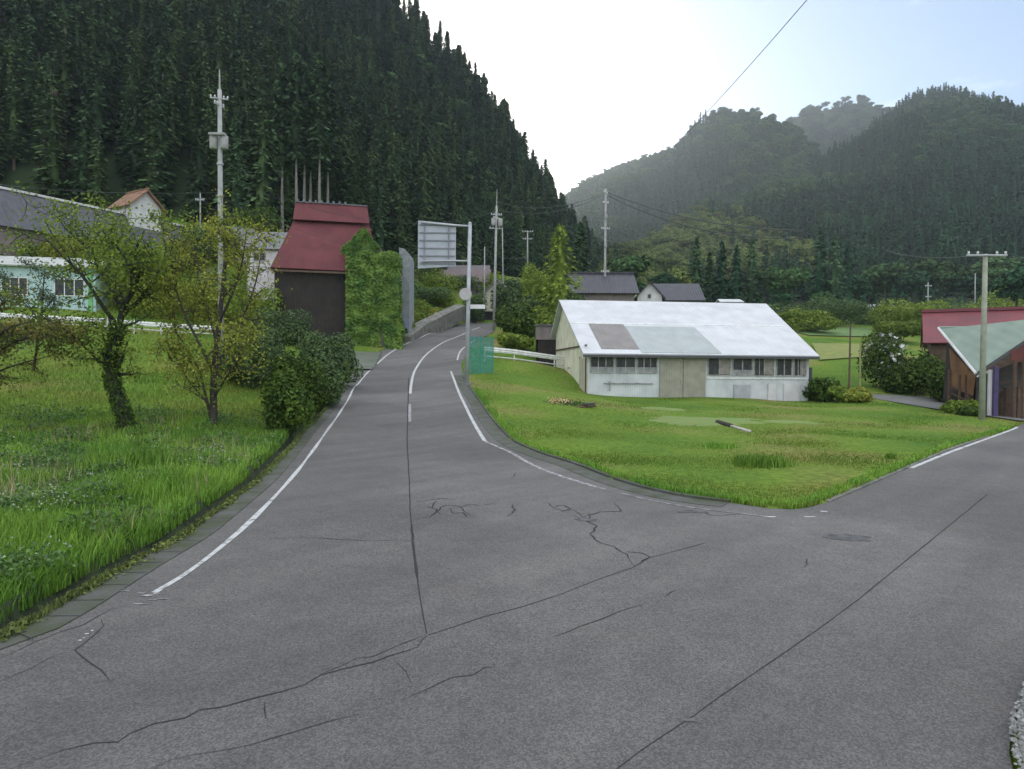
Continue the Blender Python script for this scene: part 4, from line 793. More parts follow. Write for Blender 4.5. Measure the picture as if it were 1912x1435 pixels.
# big road sign seen from behind
sb = W(871,722,39.5); sz = h(sb.x,sb.y); sg = thing('road_sign','large road direction sign seen from behind on a tall grey pole','road sign',(sb.x,sb.y,sz)); S = lambda px,py: (lambda v: (v.x-sb.x, v.z-sz))(W(px,py,39.5))
(xp,zp_) = S(878,420); m = MB().tube([(0,0,-.5),(xp*.5,0,zp_*.5),(xp,0,zp_+.05)],[.135,.125,.11],12).build('pole', M_STEEL, sg, True); MB().tube([(xp,0,zp_+.05),(xp,0,zp_+.14)],[.13,.04],12).build('pole_cap', M_STEEL, m)
(x0,z0),(x1_,z1) = S(781,497),S(852,415); zt1 = z1
MB().add([(x0,-.02,z0-.15),(x1_,-.02,z0+.0),(x1_,-.02,z1-.15),(x0,-.02,z1+.05),(x0,.03,z0-.15),(x1_,.03,z0+.0),(x1_,.03,z1-.15),(x0,.03,z1+.05)],[(0,1,2,3),(7,6,5,4),(0,4,5,1),(1,5,6,2),(2,6,7,3),(3,7,4,0)]).build('panel', mat('sign_back',(.36,.38,.42),(.31,.33,.37),scale=1.5,rough=.5), sg)
m = MB(); 
for k in range(6): zz = z0+.1+(z1-z0-.35)*k/5; m.box(x0+.08,x1_-.05,-.07,-.021,zz,zz+.07)
for xx in (x0+.35,x1_-.45): m.box(xx,xx+.06,-.12,-.071,z0+.02,z1-.22)
m.build('rib', mat('rib_steel',(.22,.23,.25),(.17,.18,.2)), sg)
m = MB(); za_,zb_ = S(860,424)[1],S(860,488)[1]
m.tube([(xp,-.02,za_+.02),(x1_-.2,-.12,za_+.05),(x0+.2,-.12,za_+.2)],.065,8); m.tube([(xp-.0,-.02,zb_),(x1_-.2,-.12,zb_),(x0+.2,-.12,zb_-.05)],.055,8); m.build('arm', M_STEEL, sg, True)
b_ = S(870,550); m = MB(); 
ring = [(b_[0]+math.cos(a)*.36, b_[1]+math.sin(a)*.36) for a in [k*math.pi/10 for k in range(20)]]; MB().prism(ring,-.32,-.27).build('round_plate', mat('plate_back',(.42,.40,.40),(.34,.33,.33)), sg)
p_ = S(885,569); q_ = S(906,577); MB().box(p_[0]-.2,q_[0],-.18,-.15,q_[1],p_[1]).build('small_plate', M_PLAST, sg)
MB().box(-.45,.35,-.35,.35,-.3,.12).build('footing', M_CONC, sg)

# ------------------------------------------------------------------ poles and wires
def util_pole(label, px0, py0, px1, py1, d, r=.17, group=None, arms=(), kind='concrete', top_rod=None, extras=()):
    a = W(px1,py1,d); b = W(px0,py0,d); z = h(a.x,a.y); z = min(z,a.z) if abs(z-a.z)<3 else a.z; t = thing('utility_pole',label,'utility pole',(a.x,a.y,z),0,group); v = Vector((b.x-a.x,b.y-a.y,b.z-z))
    rodh = (top_rod or 0); tp = v*(1-rodh)
    MB().tube([(0,0,-.6),tuple(tp*.5),tuple(tp)],[r,r*.85,r*.68],12).build('shaft', mat('pole_wood',(.30,.31,.24),(.22,.23,.17)) if kind=='wood' else M_POLE, t, True)
    if rodh: MB().tube([tuple(tp),tuple(v)],[r*.35,r*.2],6).build('top_rod', M_POLE, t)
    for f,wl,az in arms:
        c = tp*f; dx,dy = math.cos(az),math.sin(az); m = MB().tube([(c.x-dx*wl,c.y-dy*wl-.1,c.z),(c.x+dx*wl,c.y+dy*wl-.1,c.z)],.05,6).build('crossarm', M_STEEL, t)
        for s in (-.9,-.45,.5,.92):
            q = Vector((c.x+dx*wl*s,c.y+dy*wl*s-.1,c.z)); MB().tube([q+Vector((0,0,.04)),q+Vector((0,0,.12)),q+Vector((0,0,.2))],[.03,.06,.035],8).build('insulator', M_PLAST, m)
    for e in extras:
        c = tp*e[1]
        if e[0]=='box': MB().box(c.x-e[2],c.x+e[2],c.y-.55,c.y-.22,c.z-e[3],c.z+e[3]).build('transformer', M_POLE, t)
        if e[0]=='can': MB().tube([(c.x+e[2],c.y-.15,c.z-.45),(c.x+e[2],c.y-.15,c.z-.4),(c.x+e[2],c.y-.15,c.z+.35),(c.x+e[2],c.y-.15,c.z+.42)],[.2,.25,.25,.15],12).build('transformer', M_POLE, t, True)
        if e[0]=='band': MB().tube([(c.x,c.y,c.z-.06),(c.x,c.y,c.z+.06)],r+.02,12).build('band', M_STEEL, t)
    return t, Vector((a.x,a.y,z)), v
T1 = util_pole('tall grey concrete pole with a transformer rising behind the yellowing tree',410,130,413,622,43,.19,None,((.965,.55,.3),(.94,.4,1.2)),extras=(('can',.80,-.34),('can',.80,.34),('box',.825,.5,.07),('band',.72),('band',.6)),top_rod=.07)
T3 = util_pole('tall slightly leaning pole with transformers at the far bend of the road',928,353,922,618,74,.17,None,((.93,.6,.2),(.90,.5,.9),(.82,.75,.1)),extras=(('can',.875,-.3),('can',.87,.45)),top_rod=.12)
T4 = util_pole('thin pole with two crossarms behind the tall green conifer',985,430,985,510,108,.15,None,((.97,.9,0),(.8,.8,0)))
T5 = util_pole('pole standing behind the barn roof with dark wires at its top',1131,352,1129,575,75,.16,None,((.97,.5,1.0),(.9,.35,.2),(.72,.5,.2),(.42,.45,0)),extras=(('box',.8,.15,.22),('box',.6,.12,.15)))
T6 = util_pole('weathered pole standing in front of the pale green roof at the right',1840,474,1833,783,32.5,.15,None,((.99,.95,-.05),),kind='wood')
T7 = util_pole('short thin pole left of the leaning pole at the road bend',905,460,904,590,88,.10)
T8 = util_pole('thin distant pole on the slope right of the storehouse',374,360,374,412,75,.09,None,((.85,.5,0),))
T9 = util_pole('tiny pole with white fittings above the red roof',1733,527,1733,580,120,.12,None,((.9,.6,0),(.6,.5,0)))
T10 = util_pole('thin pole behind the cream gabled house',938,425,940,570,95,.10)
T11 = util_pole('slim pole among the trees above the pale green roof',1821,510,1821,575,110,.10)
def wire(label, a, b, sag, r=.012, n=24):
    a = Vector(a); b = Vector(b); m = MB(); pts = [a.lerp(b,k/n)-Vector((0,0,4*sag*(k/n)*(1-k/n))) for k in range(n+1)]; m.tube([tuple(p-a) for p in pts], r, 5); o = m.build('overhead_wire', M_DARKST); o.location = a; tag(o, label, 'wire')
tp = lambda T,f=1.0,dx=0: T[1]+T[2]*f+Vector((dx,0,0))
wire('single overhead wire crossing the open sky down to the pole behind the barn', W(1600,-110,14), tp(T5,.985,.4), 1.2, .011)
for k,(f,dx) in enumerate([(.97,-.5),(.955,.3)]):
    wire(['upper','lower'][k]+' dark wire running left from the pole behind the barn to the leaning pole', tp(T5,f,-.2-.1*k), tp(T3,.90-.05*k,.5), 1.0, .03)
wire('upper of the thick dark wires falling right from the pole behind the barn', tp(T5,.975,.25), W(1500,430,60), 1.0, .05)
wire('lower of the thick dark wires falling right from the pole behind the barn', tp(T5,.95,.35), W(1500,445,60), 1.3, .05)
wire('wire running from the transformer pole to the leaning pole at the bend', tp(T1,.62,.1), tp(T3,.84,-.3), 2.0, .014)
wire('second lower wire between the transformer pole and the bend', tp(T1,.55,.1), tp(T3,.60,-.3), 2.2, .012)
wire('wire leaving the frame on the left from the transformer pole', tp(T1,.57,0), W(-300,290,55), 1.0, .014)
wire('wire running left from the crossarm of the right hand pole', tp(T6,.985,-.9), W(1655,466,60), .3, .02)
wire('wire running right from the crossarm of the right hand pole', tp(T6,.985,1.2), W(2200,455,30), .4, .02)
wire('wire between the thin poles beyond the road bend', tp(T7,.97,0), tp(T4,.4,0), .8, .03)
# stakes
stg = thing('stake','left wooden stake standing beside the barn near the weeds','stake',tuple(gz_line([(1585,735,44)])[0])); MB().tube([(0,0,-.3),(0.02,0,zat(605,1585,44)-stg.location.z)],[.07,.05],7).build('pole', M_BRW, stg); MB().tube([(-.02,-.06,zat(665,1585,44)-stg.location.z),(0.1,-.06,zat(660,1585,44)-stg.location.z)],.03,6).build('peg', M_BRW, stg)
st2 = thing('stake','right yellowish stake standing in the tall weeds right of the barn','stake',tuple(gz_line([(1606,738,43.5)])[0])); MB().tube([(0,0,-.3),(-.05,0,zat(640,1606,43.5)-st2.location.z)],[.06,.05],7).build('pole', mat('pale_stake',(.30,.29,.12),(.2,.2,.09)), st2); MB().tube([(-.1,-.06,1.6),(0.1,-.06,1.62)],.03,6).build('peg', M_BRW, st2)
# log on the meadow, rubble with flowers
lg0 = gz_line([(1342,800,33.0)])[0]; a = G(1340,792); b_ = G(1400,808)
lg = thing('fallen_log','short split log with a pale end lying on the brown patch of the meadow','log',tuple(a)); v = b_-a; m = MB().tube([(0,0,.10),tuple(v*.45+Vector((0,0,.09)))],[.12,.10],9).build('bark_piece', M_BARK, lg, True); MB().tube([tuple(v*.42+Vector((0,0,.08))),tuple(v+Vector((0,0,.06)))],[.06,.07],9).build('pale_piece', mat('pale_wood',(.5,.47,.42),(.36,.33,.29),scale=6), lg, True)
c0 = G(1045,756); fl = thing('flower_clump','pale yellow flowering clump on the meadow before the barn','flowers',tuple(c0)); P = RG.normal(size=(420,3))*np.array([.28,.2,.10])+np.array([0,0,.16]); P[:,2] = np.abs(P[:,2]); V,Fq = leaf_arrays(P,.10,.6,.8); link(bpy.data.objects.new('blossom',npmesh('blossom',V,Fq,mat('pale_yellow_petal',(.50,.42,.20),(.42,.30,.14),scale=5,island=.3))),fl)
P = RG.normal(size=(400,3))*np.array([.45,.3,.06])+np.array([.35,.1,.10]); P[:,2] = np.abs(P[:,2]); V,Fq = leaf_arrays(P,.13,.4,.6); link(bpy.data.objects.new('foliage',npmesh('foliage',V,Fq,M_WEED)),fl)
c0 = G(1088,762); hp = thing('hose_pile','low dark heap of boards and hose beside the yellow flowers','heap',tuple(c0)); m = MB()
for k in range(5): x = random.uniform(-.5,.2); y = random.uniform(-.3,.3); m.tube([(x,y,.04+.03*k),(x+random.uniform(.5,.9),y+random.uniform(-.2,.2),.05+.03*k)],.045,6)
m.build('board', M_BRW, hp); MB().tube([(math.cos(a)*.3+.3,math.sin(a)*.22,.14+.005*k) for k,a in enumerate([i*.5 for i in range(26)])],.03,6).build('hose', M_DARKST, hp)

for (p,q,dp,dq,nm) in [((1752,612),(1822,697),39.95,35.1,'rake_trim'),((1752,611),(1990,611),40.0,41.0,'ridge_trim')]:
    MB().tube([LP(*p,dp),LP(*q,dq)],.07,6).build(nm, M_GRNR if nm=='ridge_trim' else M_PLAST, gh)
for k in range(3):
    a = LP(1776,722+k*12,38.2); b = LP(1815,738+k*14,36.0); MB().tube([a,b],.035,5).build('lattice_rail', M_BRW, gh)
# things under the open roof at the right edge
for k,(px,py0,py1,d,m_) in enumerate([(1872,765,735,35.4,M_BRW),(1880,768,725,35.2,M_LEAFD),(1902,770,722,34.6,M_BRW)]):
    a = LP(px,py0,d); b = LP(px,py1,d); MB().box(a[0]-.14,a[0]+.14,a[1]-.1,a[1]+.12,-.2,b[2]).box(a[0]-.2,a[0]+.2,a[1]-.14,a[1]+.16,b[2],b[2]+.05).build('shelf', M_BRW, gh)
for py in (700,716,733):
    a = LP(1862,py,35.6); b = LP(1985,py,33.9); MB().slab([(a[0],a[1],a[2]),(b[0],b[1],b[2]),(b[0],b[1],b[2]+.07),(a[0],a[1],a[2]+.07)],.06).build('cross_rail', M_BRW, gh)
for px in (1785,1797,1810):
    a = LP(px,742,36.9); b = LP(px,700,36.9); MB().box(a[0]-.05,a[0]+.05,a[1]-.30,a[1]-.24,-.2,b[2]).build('lattice_post', M_BRW, gh)

for (px,py,rw_,rd_) in [(1330,788,3.0,2.1),(1240,765,1.3,.9),(1470,790,1.6,1.0)]:
    cc_ = G(px,py); V = [(cc_.x,cc_.y,h(cc_.x,cc_.y)+.10)]; F = []
    for k in range(40):
        t_ = 2*math.pi*k/40; q = 1+.32*mnoise.noise(Vector((math.cos(t_)*1.6+px,math.sin(t_)*1.6,0)))+random.uniform(-.12,.12)
        for f in (.5,1): V.append((cc_.x+math.cos(t_)*rw_*q*f,cc_.y+math.sin(t_)*rd_*q*f,h(cc_.x+math.cos(t_)*rw_*q*f,cc_.y+math.sin(t_)*rd_*q*f)+(.10 if f<1 else .035)))
    for k in range(40): a = 1+2*k; b_ = 1+2*((k+1)%40); F += [(0,a,b_),(a,a+1,b_+1,b_)]
    structure(MB().add(V,F).build('bare_ground', mat('dry_soil',(.150,.185,.045),(.125,.200,.032),scale=1.8,bump=.6,bscale=14,mix_lo=.4,mix_hi=.62)))

# ------------------------------------------------------------------ leafy trees with limbs
def grow_tree(name, label, cat, base, limbs, d0, leafm, bark, seed, nsub=(6,5), reach=(1.1,.55), leaf_n=26, leaf=.10, spread=.28, trunk_r=.17, droop=0.0, group=None, twig=True):
    """limbs: list of (pixel path with depth offsets, start radius); twigs and leaves grow procedurally from them"""
    rng = rg(seed); rnd = random.Random(seed); t = thing(name, label, cat, tuple(base), 0, group); o = base; tr = MB(); anchors = []; lm = MB()
    for li,(path,r0) in enumerate(limbs):
        pts = [W(px,py,d0+dd)-o for px,py,dd in path]; 
        if li==0: pts[0] = Vector((0,0,-.25))
        pts = smooth2(pts,1); n = len(pts); rad = [r0*(1-.72*i/(n-1)) for i in range(n)]; (tr if li==0 else lm).tube(pts, rad, 8, cap=True)
        for k in range(nsub[0]*(1 if li else 1)):
            f = rnd.uniform(.42 if li==0 else .25,1); i = min(n-2,int(f*(n-1))); p = pts[i].lerp(pts[i+1],f*(n-1)-i); dr = (pts[i+1]-pts[i]).normalized()
            side = Vector((rnd.gauss(0,1),rnd.gauss(0,1),rnd.gauss(.25,.6))).normalized(); dd_ = (dr*.45+side).normalized(); L1 = reach[0]*rnd.uniform(.5,1.2); q = [p]; cur = p.copy(); v = dd_.copy()
            for s in range(4):
                v = (v+Vector((rnd.gauss(0,.22),rnd.gauss(0,.22),rnd.gauss(.05-droop,.18)))).normalized(); cur = cur+v*L1/4; q.append(cur.copy())
            r1 = rad[i]*.42+.006; lm.tube(q,[r1*(1-.8*s/4) for s in range(5)],5,cap=False)
            for m_ in range(nsub[1]):
                g = rnd.uniform(.3,1); j = min(3,int(g*4)); a = q[j].lerp(q[j+1],g*4-j); vv = Vector((rnd.gauss(0,1),rnd.gauss(0,1),rnd.gauss(.2-droop,.7))).normalized(); L2 = reach[1]*rnd.uniform(.5,1.2); b = a+vv*L2*.5; c = b+(vv+Vector((rnd.gauss(0,.4),rnd.gauss(0,.4),rnd.gauss(-.1,.3)))).normalized()*L2*.5
                lm.tube([a,b,c],[.014,.010,.004],4,cap=False); anchors += [a.lerp(b,.5),b,b.lerp(c,.5),c,c]
    tr.build('trunk', bark, t, True); lm.build('branches', bark, t, True); A = np.array([tuple(a) for a in anchors])
    P = np.repeat(A,leaf_n,0)+rng.normal(0,spread,(len(A)*leaf_n,3))*np.array([1,1,.75]); V,Fq = leaf_arrays(P,leaf,.5,.62,None,rng); link(bpy.data.objects.new('foliage',npmesh('foliage',V,Fq,leafm)),t); return t
d1 = 22.8; b1 = G(238,806)
t1_ = grow_tree('persimmon_tree','leafy tree with a dark ivy clad leaning trunk on the left meadow','tree',b1,[
  ([(238,806,0),(230,765,0),(208,715,0),(206,665,0),(222,610,0),(232,565,0)],.27),
  ([(232,568,0),(250,540,-.3),(262,505,-.5),(250,470,-.7),(270,430,-.8)],.10),([(226,590,0),(262,560,.4),(290,520,.5),(312,478,.6),(305,440,.7)],.09),
  ([(228,580,0),(205,535,.3),(180,490,.5),(150,450,.8),(120,425,1.0)],.09),([(222,610,0),(190,570,-.6),(160,520,-1.0),(120,480,-1.2),(80,440,-1.4)],.08),
  ([(208,700,0),(185,672,-.3),(160,648,-.6),(130,620,-.9),(95,600,-1.2)],.085),([(232,570,0),(215,520,1.2),(200,470,1.6),(195,420,1.8)],.07),([(235,575,0),(250,520,-1.2),(225,465,-1.6),(190,430,-2)],.06)],
  d1, MATS['leaf_green'], M_BARKG, 41, nsub=(9,6), reach=(1.35,.7), leaf_n=5, leaf=.105, spread=.16)
# ivy on the trunk
q = [W(px,py,d1)-b1 for px,py in [(238,800),(230,765),(208,715),(206,665),(222,610)]]; q = smooth2(q,2); P = []
for _ in range(2600):
    f = random.random()*(len(q)-1); i = int(f); i = min(i,len(q)-2); p = q[i].lerp(q[i+1],f-i); a = random.uniform(0,6.28); r_ = random.uniform(.20,.34)*(1-.25*f/len(q)); P.append((p.x+math.cos(a)*r_,p.y+math.sin(a)*r_,p.z+random.uniform(-.1,.1)))
V,Fq = leaf_arrays(np.array(P),.09,.2,.8); link(bpy.data.objects.new('ivy',npmesh('ivy',V,Fq,M_LEAFD)),t1_)
d2 = 23.4; b2 = G(400,798)
grow_tree('maple_tree','yellowing open crowned tree with several thin stems next to the ivy clad one','tree',b2,[
  ([(400,798,0),(398,745,0),(400,690,0),(406,630,0),(414,560,0),(420,490,0),(428,425,0)],.15),
  ([(394,780,.1),(382,730,.2),(372,690,.2),(350,650,.3),(322,610,.3)],.06),([(400,700,0),(372,640,-.3),(345,590,-.6),(325,530,-.9),(318,470,-1)],.06),
  ([(402,690,0),(430,640,.3),(455,590,.5),(478,530,.8),(488,470,1)],.06),([(405,640,0),(385,570,.6),(365,500,.9),(355,440,1.1)],.055),([(410,600,0),(438,540,-.6),(455,480,-1),(460,430,-1.2)],.05),
  ([(398,745,0),(425,700,-.4),(447,668,-.6),(470,640,-.8)],.045),([(398,770,0),(378,740,-.4),(352,712,-.5),(330,668,-.7)],.04)],
  d2, M_LEAFY, M_BARK, 43, nsub=(9,6), reach=(1.15,.65), leaf_n=5, leaf=.095, spread=.17)
b3 = G(62,690); 
grow_tree('young_tree','small pale leaved young tree before the teal building','tree',b3,[
  ([(62,690,0),(70,640,0),(78,590,0),(80,545,0),(84,500,0)],.07),([(76,600,0),(50,570,0),(30,545,.2),(15,520,.3)],.035),([(78,585,0),(98,560,0),(112,535,-.2),(118,510,0)],.035),([(70,640,0),(40,620,.3),(10,612,.4)],.03)],
  30.0, mat('leaf_pale',(.16,.22,.13),(.10,.16,.09),island=.3,transl=.25), M_BARK, 47, nsub=(5,5), reach=(.9,.5), leaf_n=5, leaf=.11, spread=.15)
b4 = G(-40,815)
grow_tree('persimmon_tree','tree at the left frame edge with orange tinged lower branches','tree',b4,[
  ([(-60,815,0),(-62,740,0),(-55,660,0),(-50,590,0),(-45,520,0)],.16),([(-58,700,0),(-20,670,0),(20,640,0),(70,625,0),(120,640,0)],.06),([(-56,670,0),(-20,640,-.6),(15,610,-.8),(60,600,-1)],.05),([(-55,640,0),(-20,590,.5),(10,560,.7)],.05),([(-58,720,0),(-20,700,.4),(30,680,.5),(90,665,.6)],.05)],
  21.5, mat('leaf_orange_green',(.20,.155,.030),(.09,.12,.022),scale=1.5,island=.35,transl=.25), M_BARK, 49, nsub=(7,6), reach=(.9,.6), leaf_n=5, leaf=.10, spread=.16)
# shrubs: leaf clouds over a few stems
def shrub(name, label, cat, base, rx, ry, hh2, n, size, m, seed, stems=5, lumps=9, group=None, mid=.5):
    rng = rg(seed); t = thing(name,label,cat,tuple(base),0,group); P = []; Nn = []; sb_ = MB()
    for k in range(lumps):
        c = np.array([rng.uniform(-.6,.6)*rx, rng.uniform(-.6,.6)*ry, hh2*rng.uniform(.18,.74)]); nn = n//lumps; u = unit(rng.normal(size=(nn,3))); r_ = (rng.uniform(.42,.62)*(.72+.34*rng.random(nn)))[:,None]
        P.append(c+u*r_*np.array([rx,ry,hh2*.6])); Nn.append(u)
        sb_.tube([(c[0]*.15,c[1]*.15,-.2),(c[0]*.6,c[1]*.6,c[2]*.5),tuple(c)],[.035,.025,.01],5,cap=False)
    P = np.concatenate(P); Nn = np.concatenate(Nn); P[:,2] = np.abs(P[:,2]); V,Fq = leaf_arrays(P,size*(.6+.8*rng.random(len(P))),.25,.65,Nn,rng); link(bpy.data.objects.new('foliage',npmesh('foliage',V,Fq,m)),t); sb_.build('branches', M_BARK, t); return t
def sh(label, px, d, rx, hh2, n, size, m, seed, ry=None, cat='shrub', name='shrub', group=None, lumps=9, base=None):
    b = base or at_ground(px,d); return shrub(name,label,cat,b,rx,ry or rx,hh2,n,size,m,seed,group=group,lumps=lumps)
hg = 'dark shrubs between the left road edge and the meadow'
sh('nearest and darkest roadside shrub, right of the yellowing tree',535,23.0,1.1,2.25,9000,.13,M_LEAFD,61,group=hg)
sh('second dark roadside shrub, between the nearest one and the red roofed house',562,26.5,1.3,2.6,9000,.14,M_LEAFD,62,group=hg)
sh('third roadside shrub on the ditch, slightly lighter green',592,31,1.45,2.8,7500,.15,mat('leaf_mid',(.075,.125,.033),(.036,.068,.020),scale=.8,island=.4,transl=.18),63,group=hg)
sh('farthest roadside shrub, just below the dark wall of the red roofed house',612,37,1.9,3.0,7500,.16,mat('leaf_mid',(.05,.1,.02)),64,group=hg)
sh('low shrub left of the roadside shrubs behind the yellowing tree',480,34,2.0,3.2,6500,.16,MATS['leaf_mid'],65)
sh('low shrub in front of the dark house wall left of its corner',520,49,2.2,2.6,5000,.18,MATS['leaf_mid'],66)
# growth on the left bank behind lanes
bank = [(470,57,2.6,4.2,M_LEAF,'olive green bush behind the yellowing tree left of the red roof'),(330,56,3.4,4.5,M_LEAFY,'yellowish bush on the bank left of the transformer pole'),(240,57,3.2,3.6,M_LEAF,'bushy growth on the bank right of the teal building'),
        (420,60,3.0,4.8,MATS['leaf_mid'],'darker bush on the bank beyond the transformer pole'),(60,62,3.4,3.0,M_LEAF,'leafy bush behind the teal roof, far left'),(150,62,3.2,3.2,M_LEAFY,'sunlit yellow green bush above the teal roof'),(200,60,2.8,3.6,M_LEAF,'bush rising left of the white storehouse'),
        (-40,60,3.4,3.0,M_LEAF,'bush above the teal roof at the very left edge'),(335,66,2.4,3.2,MATS['leaf_mid'],'bush just below the storehouse and right of it'),(480,75,3.0,5.0,M_LEAFD,'dark bush at the foot of the layered cedar'),(400,70,2.8,3.4,MATS['leaf_mid'],'green bush under the storehouse slope')]
for k,(px,d,rx,h2,m,l) in enumerate(bank): sh(l,px,d,rx,h2,4600,.26,m,70+k)
# garden bushes on the left of the far road
gb = [(746,66,1.5,1.6,M_LEAFY,'yellow green low bush beside the far road edge'),(772,72,1.7,1.9,M_LEAF,'green bush climbing beside the retaining wall'),(800,79,1.8,1.7,M_LEAFY,'bright bush above the retaining wall'),(738,64,1.2,1.8,MATS['leaf_mid'],'dark bush against the ivy covered annex'),
      (760,76,2.4,2.4,M_LEAF,'bush in the garden behind the ivy annex'),(822,86,2.0,2.2,M_LEAF,'bush below the brown roofed house'),(800,84,3.5,2.0,MATS['leaf_mid'],'dark green garden bush before the brown house'),(885,86,1.6,4.4,MATS['leaf_mid'],'round dark bush right of the round plate on the sign pole'),(815,92,3.6,3.4,M_LEAF,'bush on the slope left of the brown roofed house'),(850,98,3.0,2.2,MATS['leaf_mid'],'bush in front of the brown roofed house'),(780,92,4.0,4.0,MATS['leaf_mid'],'dark bush below the forest edge left of the big sign'),(905,100,3.0,4.0,M_LEAF,'bush right of the brown roofed houses'),(735,76,3.0,4.0,MATS['leaf_mid'],'bush behind the narrow pale shed')]
for k,(px,d,rx,h2,m,l) in enumerate(gb): sh(l,px,d,rx,h2,3200,.22,m,90+k)
# vegetation between the bend, the barn and the valley
rb = [(950,100,4.0,4.0,MATS['leaf_mid'],'bush on the slope behind the cream gabled house'),(1010,105,4.5,4.5,M_LEAF,'bush on the slope behind the tall feathery tree'),(960,64,2.0,3.4,M_LEAFD,'dark shrub behind the teal net fence'),(985,70,2.4,4.6,MATS['leaf_mid'],'tall shrub between the cream house and the big conifer'),(1015,66,1.8,3.0,M_LEAF,'pale shrub behind the guard rail left of the brown shed'),(945,78,1.6,5.4,MATS['leaf_mid'],'shrub in front of the cream gabled house'),
      (1000,82,2.4,7.8,M_LEAF,'bright feathery tree top right of the thin double crossarm pole'),(962,60,1.6,1.4,M_LEAF,'low green bush behind the white guard rail'),(1060,68,2.0,4.2,MATS['leaf_mid'],'shrub against the rear corner of the barn'),
      (1455,95,5.0,3.2,MATS['leaf_mid'],'row of low dark bushes beyond the right end of the barn roof'),(1500,88,4.0,3.0,M_LEAF,'green bush among the terraces beyond the barn'),(1560,98,5.0,4.0,MATS['leaf_mid'],'bush below the short pale greenhouse'),(1640,105,5.0,4.5,MATS['leaf_mid'],'dark bush on the terraces left of the red roof'),
      (1700,90,4.5,4.6,M_LEAF,'bright green bush just left of the red roof'),(1660,80,3.0,2.5,M_LEAF,'low pale bush on the terrace behind the white flowering tree'),(1780,110,6,5.5,MATS['leaf_mid'],'bush mass over the red ridge'),(1860,105,6,6.5,M_LEAF,'bush mass over the green roof ridge'),
      (1720,47,2.0,3.2,M_LEAFD,'dark garden shrub before the red roofed house'),(1690,48,1.9,2.9,M_LEAFD,'dark garden shrub left of the red roofed house'),(1752,44,1.4,2.5,M_LEAFD,'dark garden shrub beside the orange gable boards'),(1762,50,1.6,4.4,mat('leaf_olive',(.085,.085,.03),(.045,.05,.02),island=.35),'olive brown shrub between the red and green roofs'),
      (1540,45,1.2,1.5,M_LEAFD,'dark weeds at the right end of the barn'),(1565,44,1.0,1.1,M_LEAF,'light green weeds below the left stake'),(1603,43,.9,1.0,M_LEAFY,'yellowish weeds below the right stake'),(1800,36,.8,.8,M_LEAF,'low weeds at the foot of the right hand pole'),(1815,34.5,.7,.5,M_LEAFD,'small dark clump just left of the right hand pole')]
for k,(px,d,rx,h2,m,l) in enumerate(rb): sh(l,px,d,rx,h2,3600 if rx<3 else 5200,.20 if d<60 else .32,m,110+k)
wf = sh('flowering tree with white blossoms in front of the dark garden hedge',1652,50,1.7,4.4,4200,.2,M_LEAFD,140,cat='tree',name='flowering_tree')
P = unit(RG.normal(size=(260,3)))*np.array([1.55,1.55,1.7])*(.75+.3*RG.random((260,1)))+np.array([0,0,2.5]); V,Fq = leaf_arrays(P,.26,.2,.9); link(bpy.data.objects.new('blossom',npmesh('blossom',V,Fq,mat('white_petal',(.5,.5,.48),(.38,.38,.36),island=.2))),wf)
# special conifers
def special(label, px, py_base, d, py_top, Rr, m, seed, levels=44, per=8, q=5, t0=.04, size=.7, droop=.35, trunk=True, power=.8, name='cedar_tree', group=None):
    b = at_ground(px,d) if py_base is None else W(px,py_base,d); H = zat(py_top,px,d)-b.z; cr = cedar_crown('crown',H,Rr,levels,per,q,size,m,rg(seed),t0=t0,droop=droop,power=power)
    return tree_obj(name,label,'cedar tree' if name=='cedar_tree' else 'conifer',tuple(b),cr,trunk_mesh('trunk',H,H*.012+.05) if trunk else None,1,1,0,group)
M_LAY = mat('layered_needles',(.075,.12,.045),(.026,.048,.02),scale=.8,rough=.85,island=.45,spec=.15)
special('broad layered cedar with drooping tiers between the transformer pole and the red roof',490,None,76,172,2.7,M_LAY,201,levels=34,per=9,q=6,t0=.05,size=.75,power=.5,droop=.3)
special('full dark cedar left of the bare trunks',445,None,84,260,3.2,M_CED,202,t0=.08)
special('big green conifer growing to the right of the bent road and left of the barn',1043,None,68,418,3.5,M_LEAF,203,levels=40,per=9,q=6,t0=.03,size=.55,power=.62,name='conifer')
special('dark cedar behind the big green conifer',1082,None,88,415,2.9,M_CED,204,t0=.05)
tall = 'slender trunked cedars above the red roof'
for k,(px,top_) in enumerate([(553,238),(568,262),(580,205),(596,228),(527,250),(612,240)]):
    H = 24; b = at_ground(px,84+k%3*2.5); b.z = b.z-1; cr = cedar_crown('crown',H,2.5,30,9,5,.9,M_CED,rg(220+k),t0=.46,power=.5)
    b.z = zat(430,px,84)-2; tree_obj('cedar_tree',['leftmost but one of the bare pale trunks above the red roof','bare trunk between the two left ones above the red roof','tallest pale bare trunk in the middle above the red roof','bare pale trunk right of the tallest one above the red roof','outermost left bare trunk beside the layered cedar','outermost right bare trunk above the red roof'][k],'cedar tree',tuple(b),cr,trunk_mesh('trunk',H*.62,.22,mat('pale_bark',(.21,.19,.17),(.14,.125,.115),scale=3)),1,1,0,tall)
for k,(px,d,pt,rr_) in enumerate([(1298,120,440,1.7),(1345,118,448,2.0),(1322,124,470,1.9),(1372,126,455,2.2),(1400,130,440,2.6),(1528,125,430,3.0),(1556,122,438,3.0),(1580,128,450,2.8)]):
    special('cedar of the dark clump at the foot of the right mountain behind the barn roof' if k<5 else 'cedar of the second dark clump above the greenhouse',px,None,d,pt,rr_,M_FARC if k%2 else M_CED,240+k,levels=26,per=7,q=3,t0=.03,size=1.0,group='cedars left of the round tree' if k<5 else 'cedars above the greenhouse')
b = at_ground(105,88); b.z = zat(400,105,88)-1
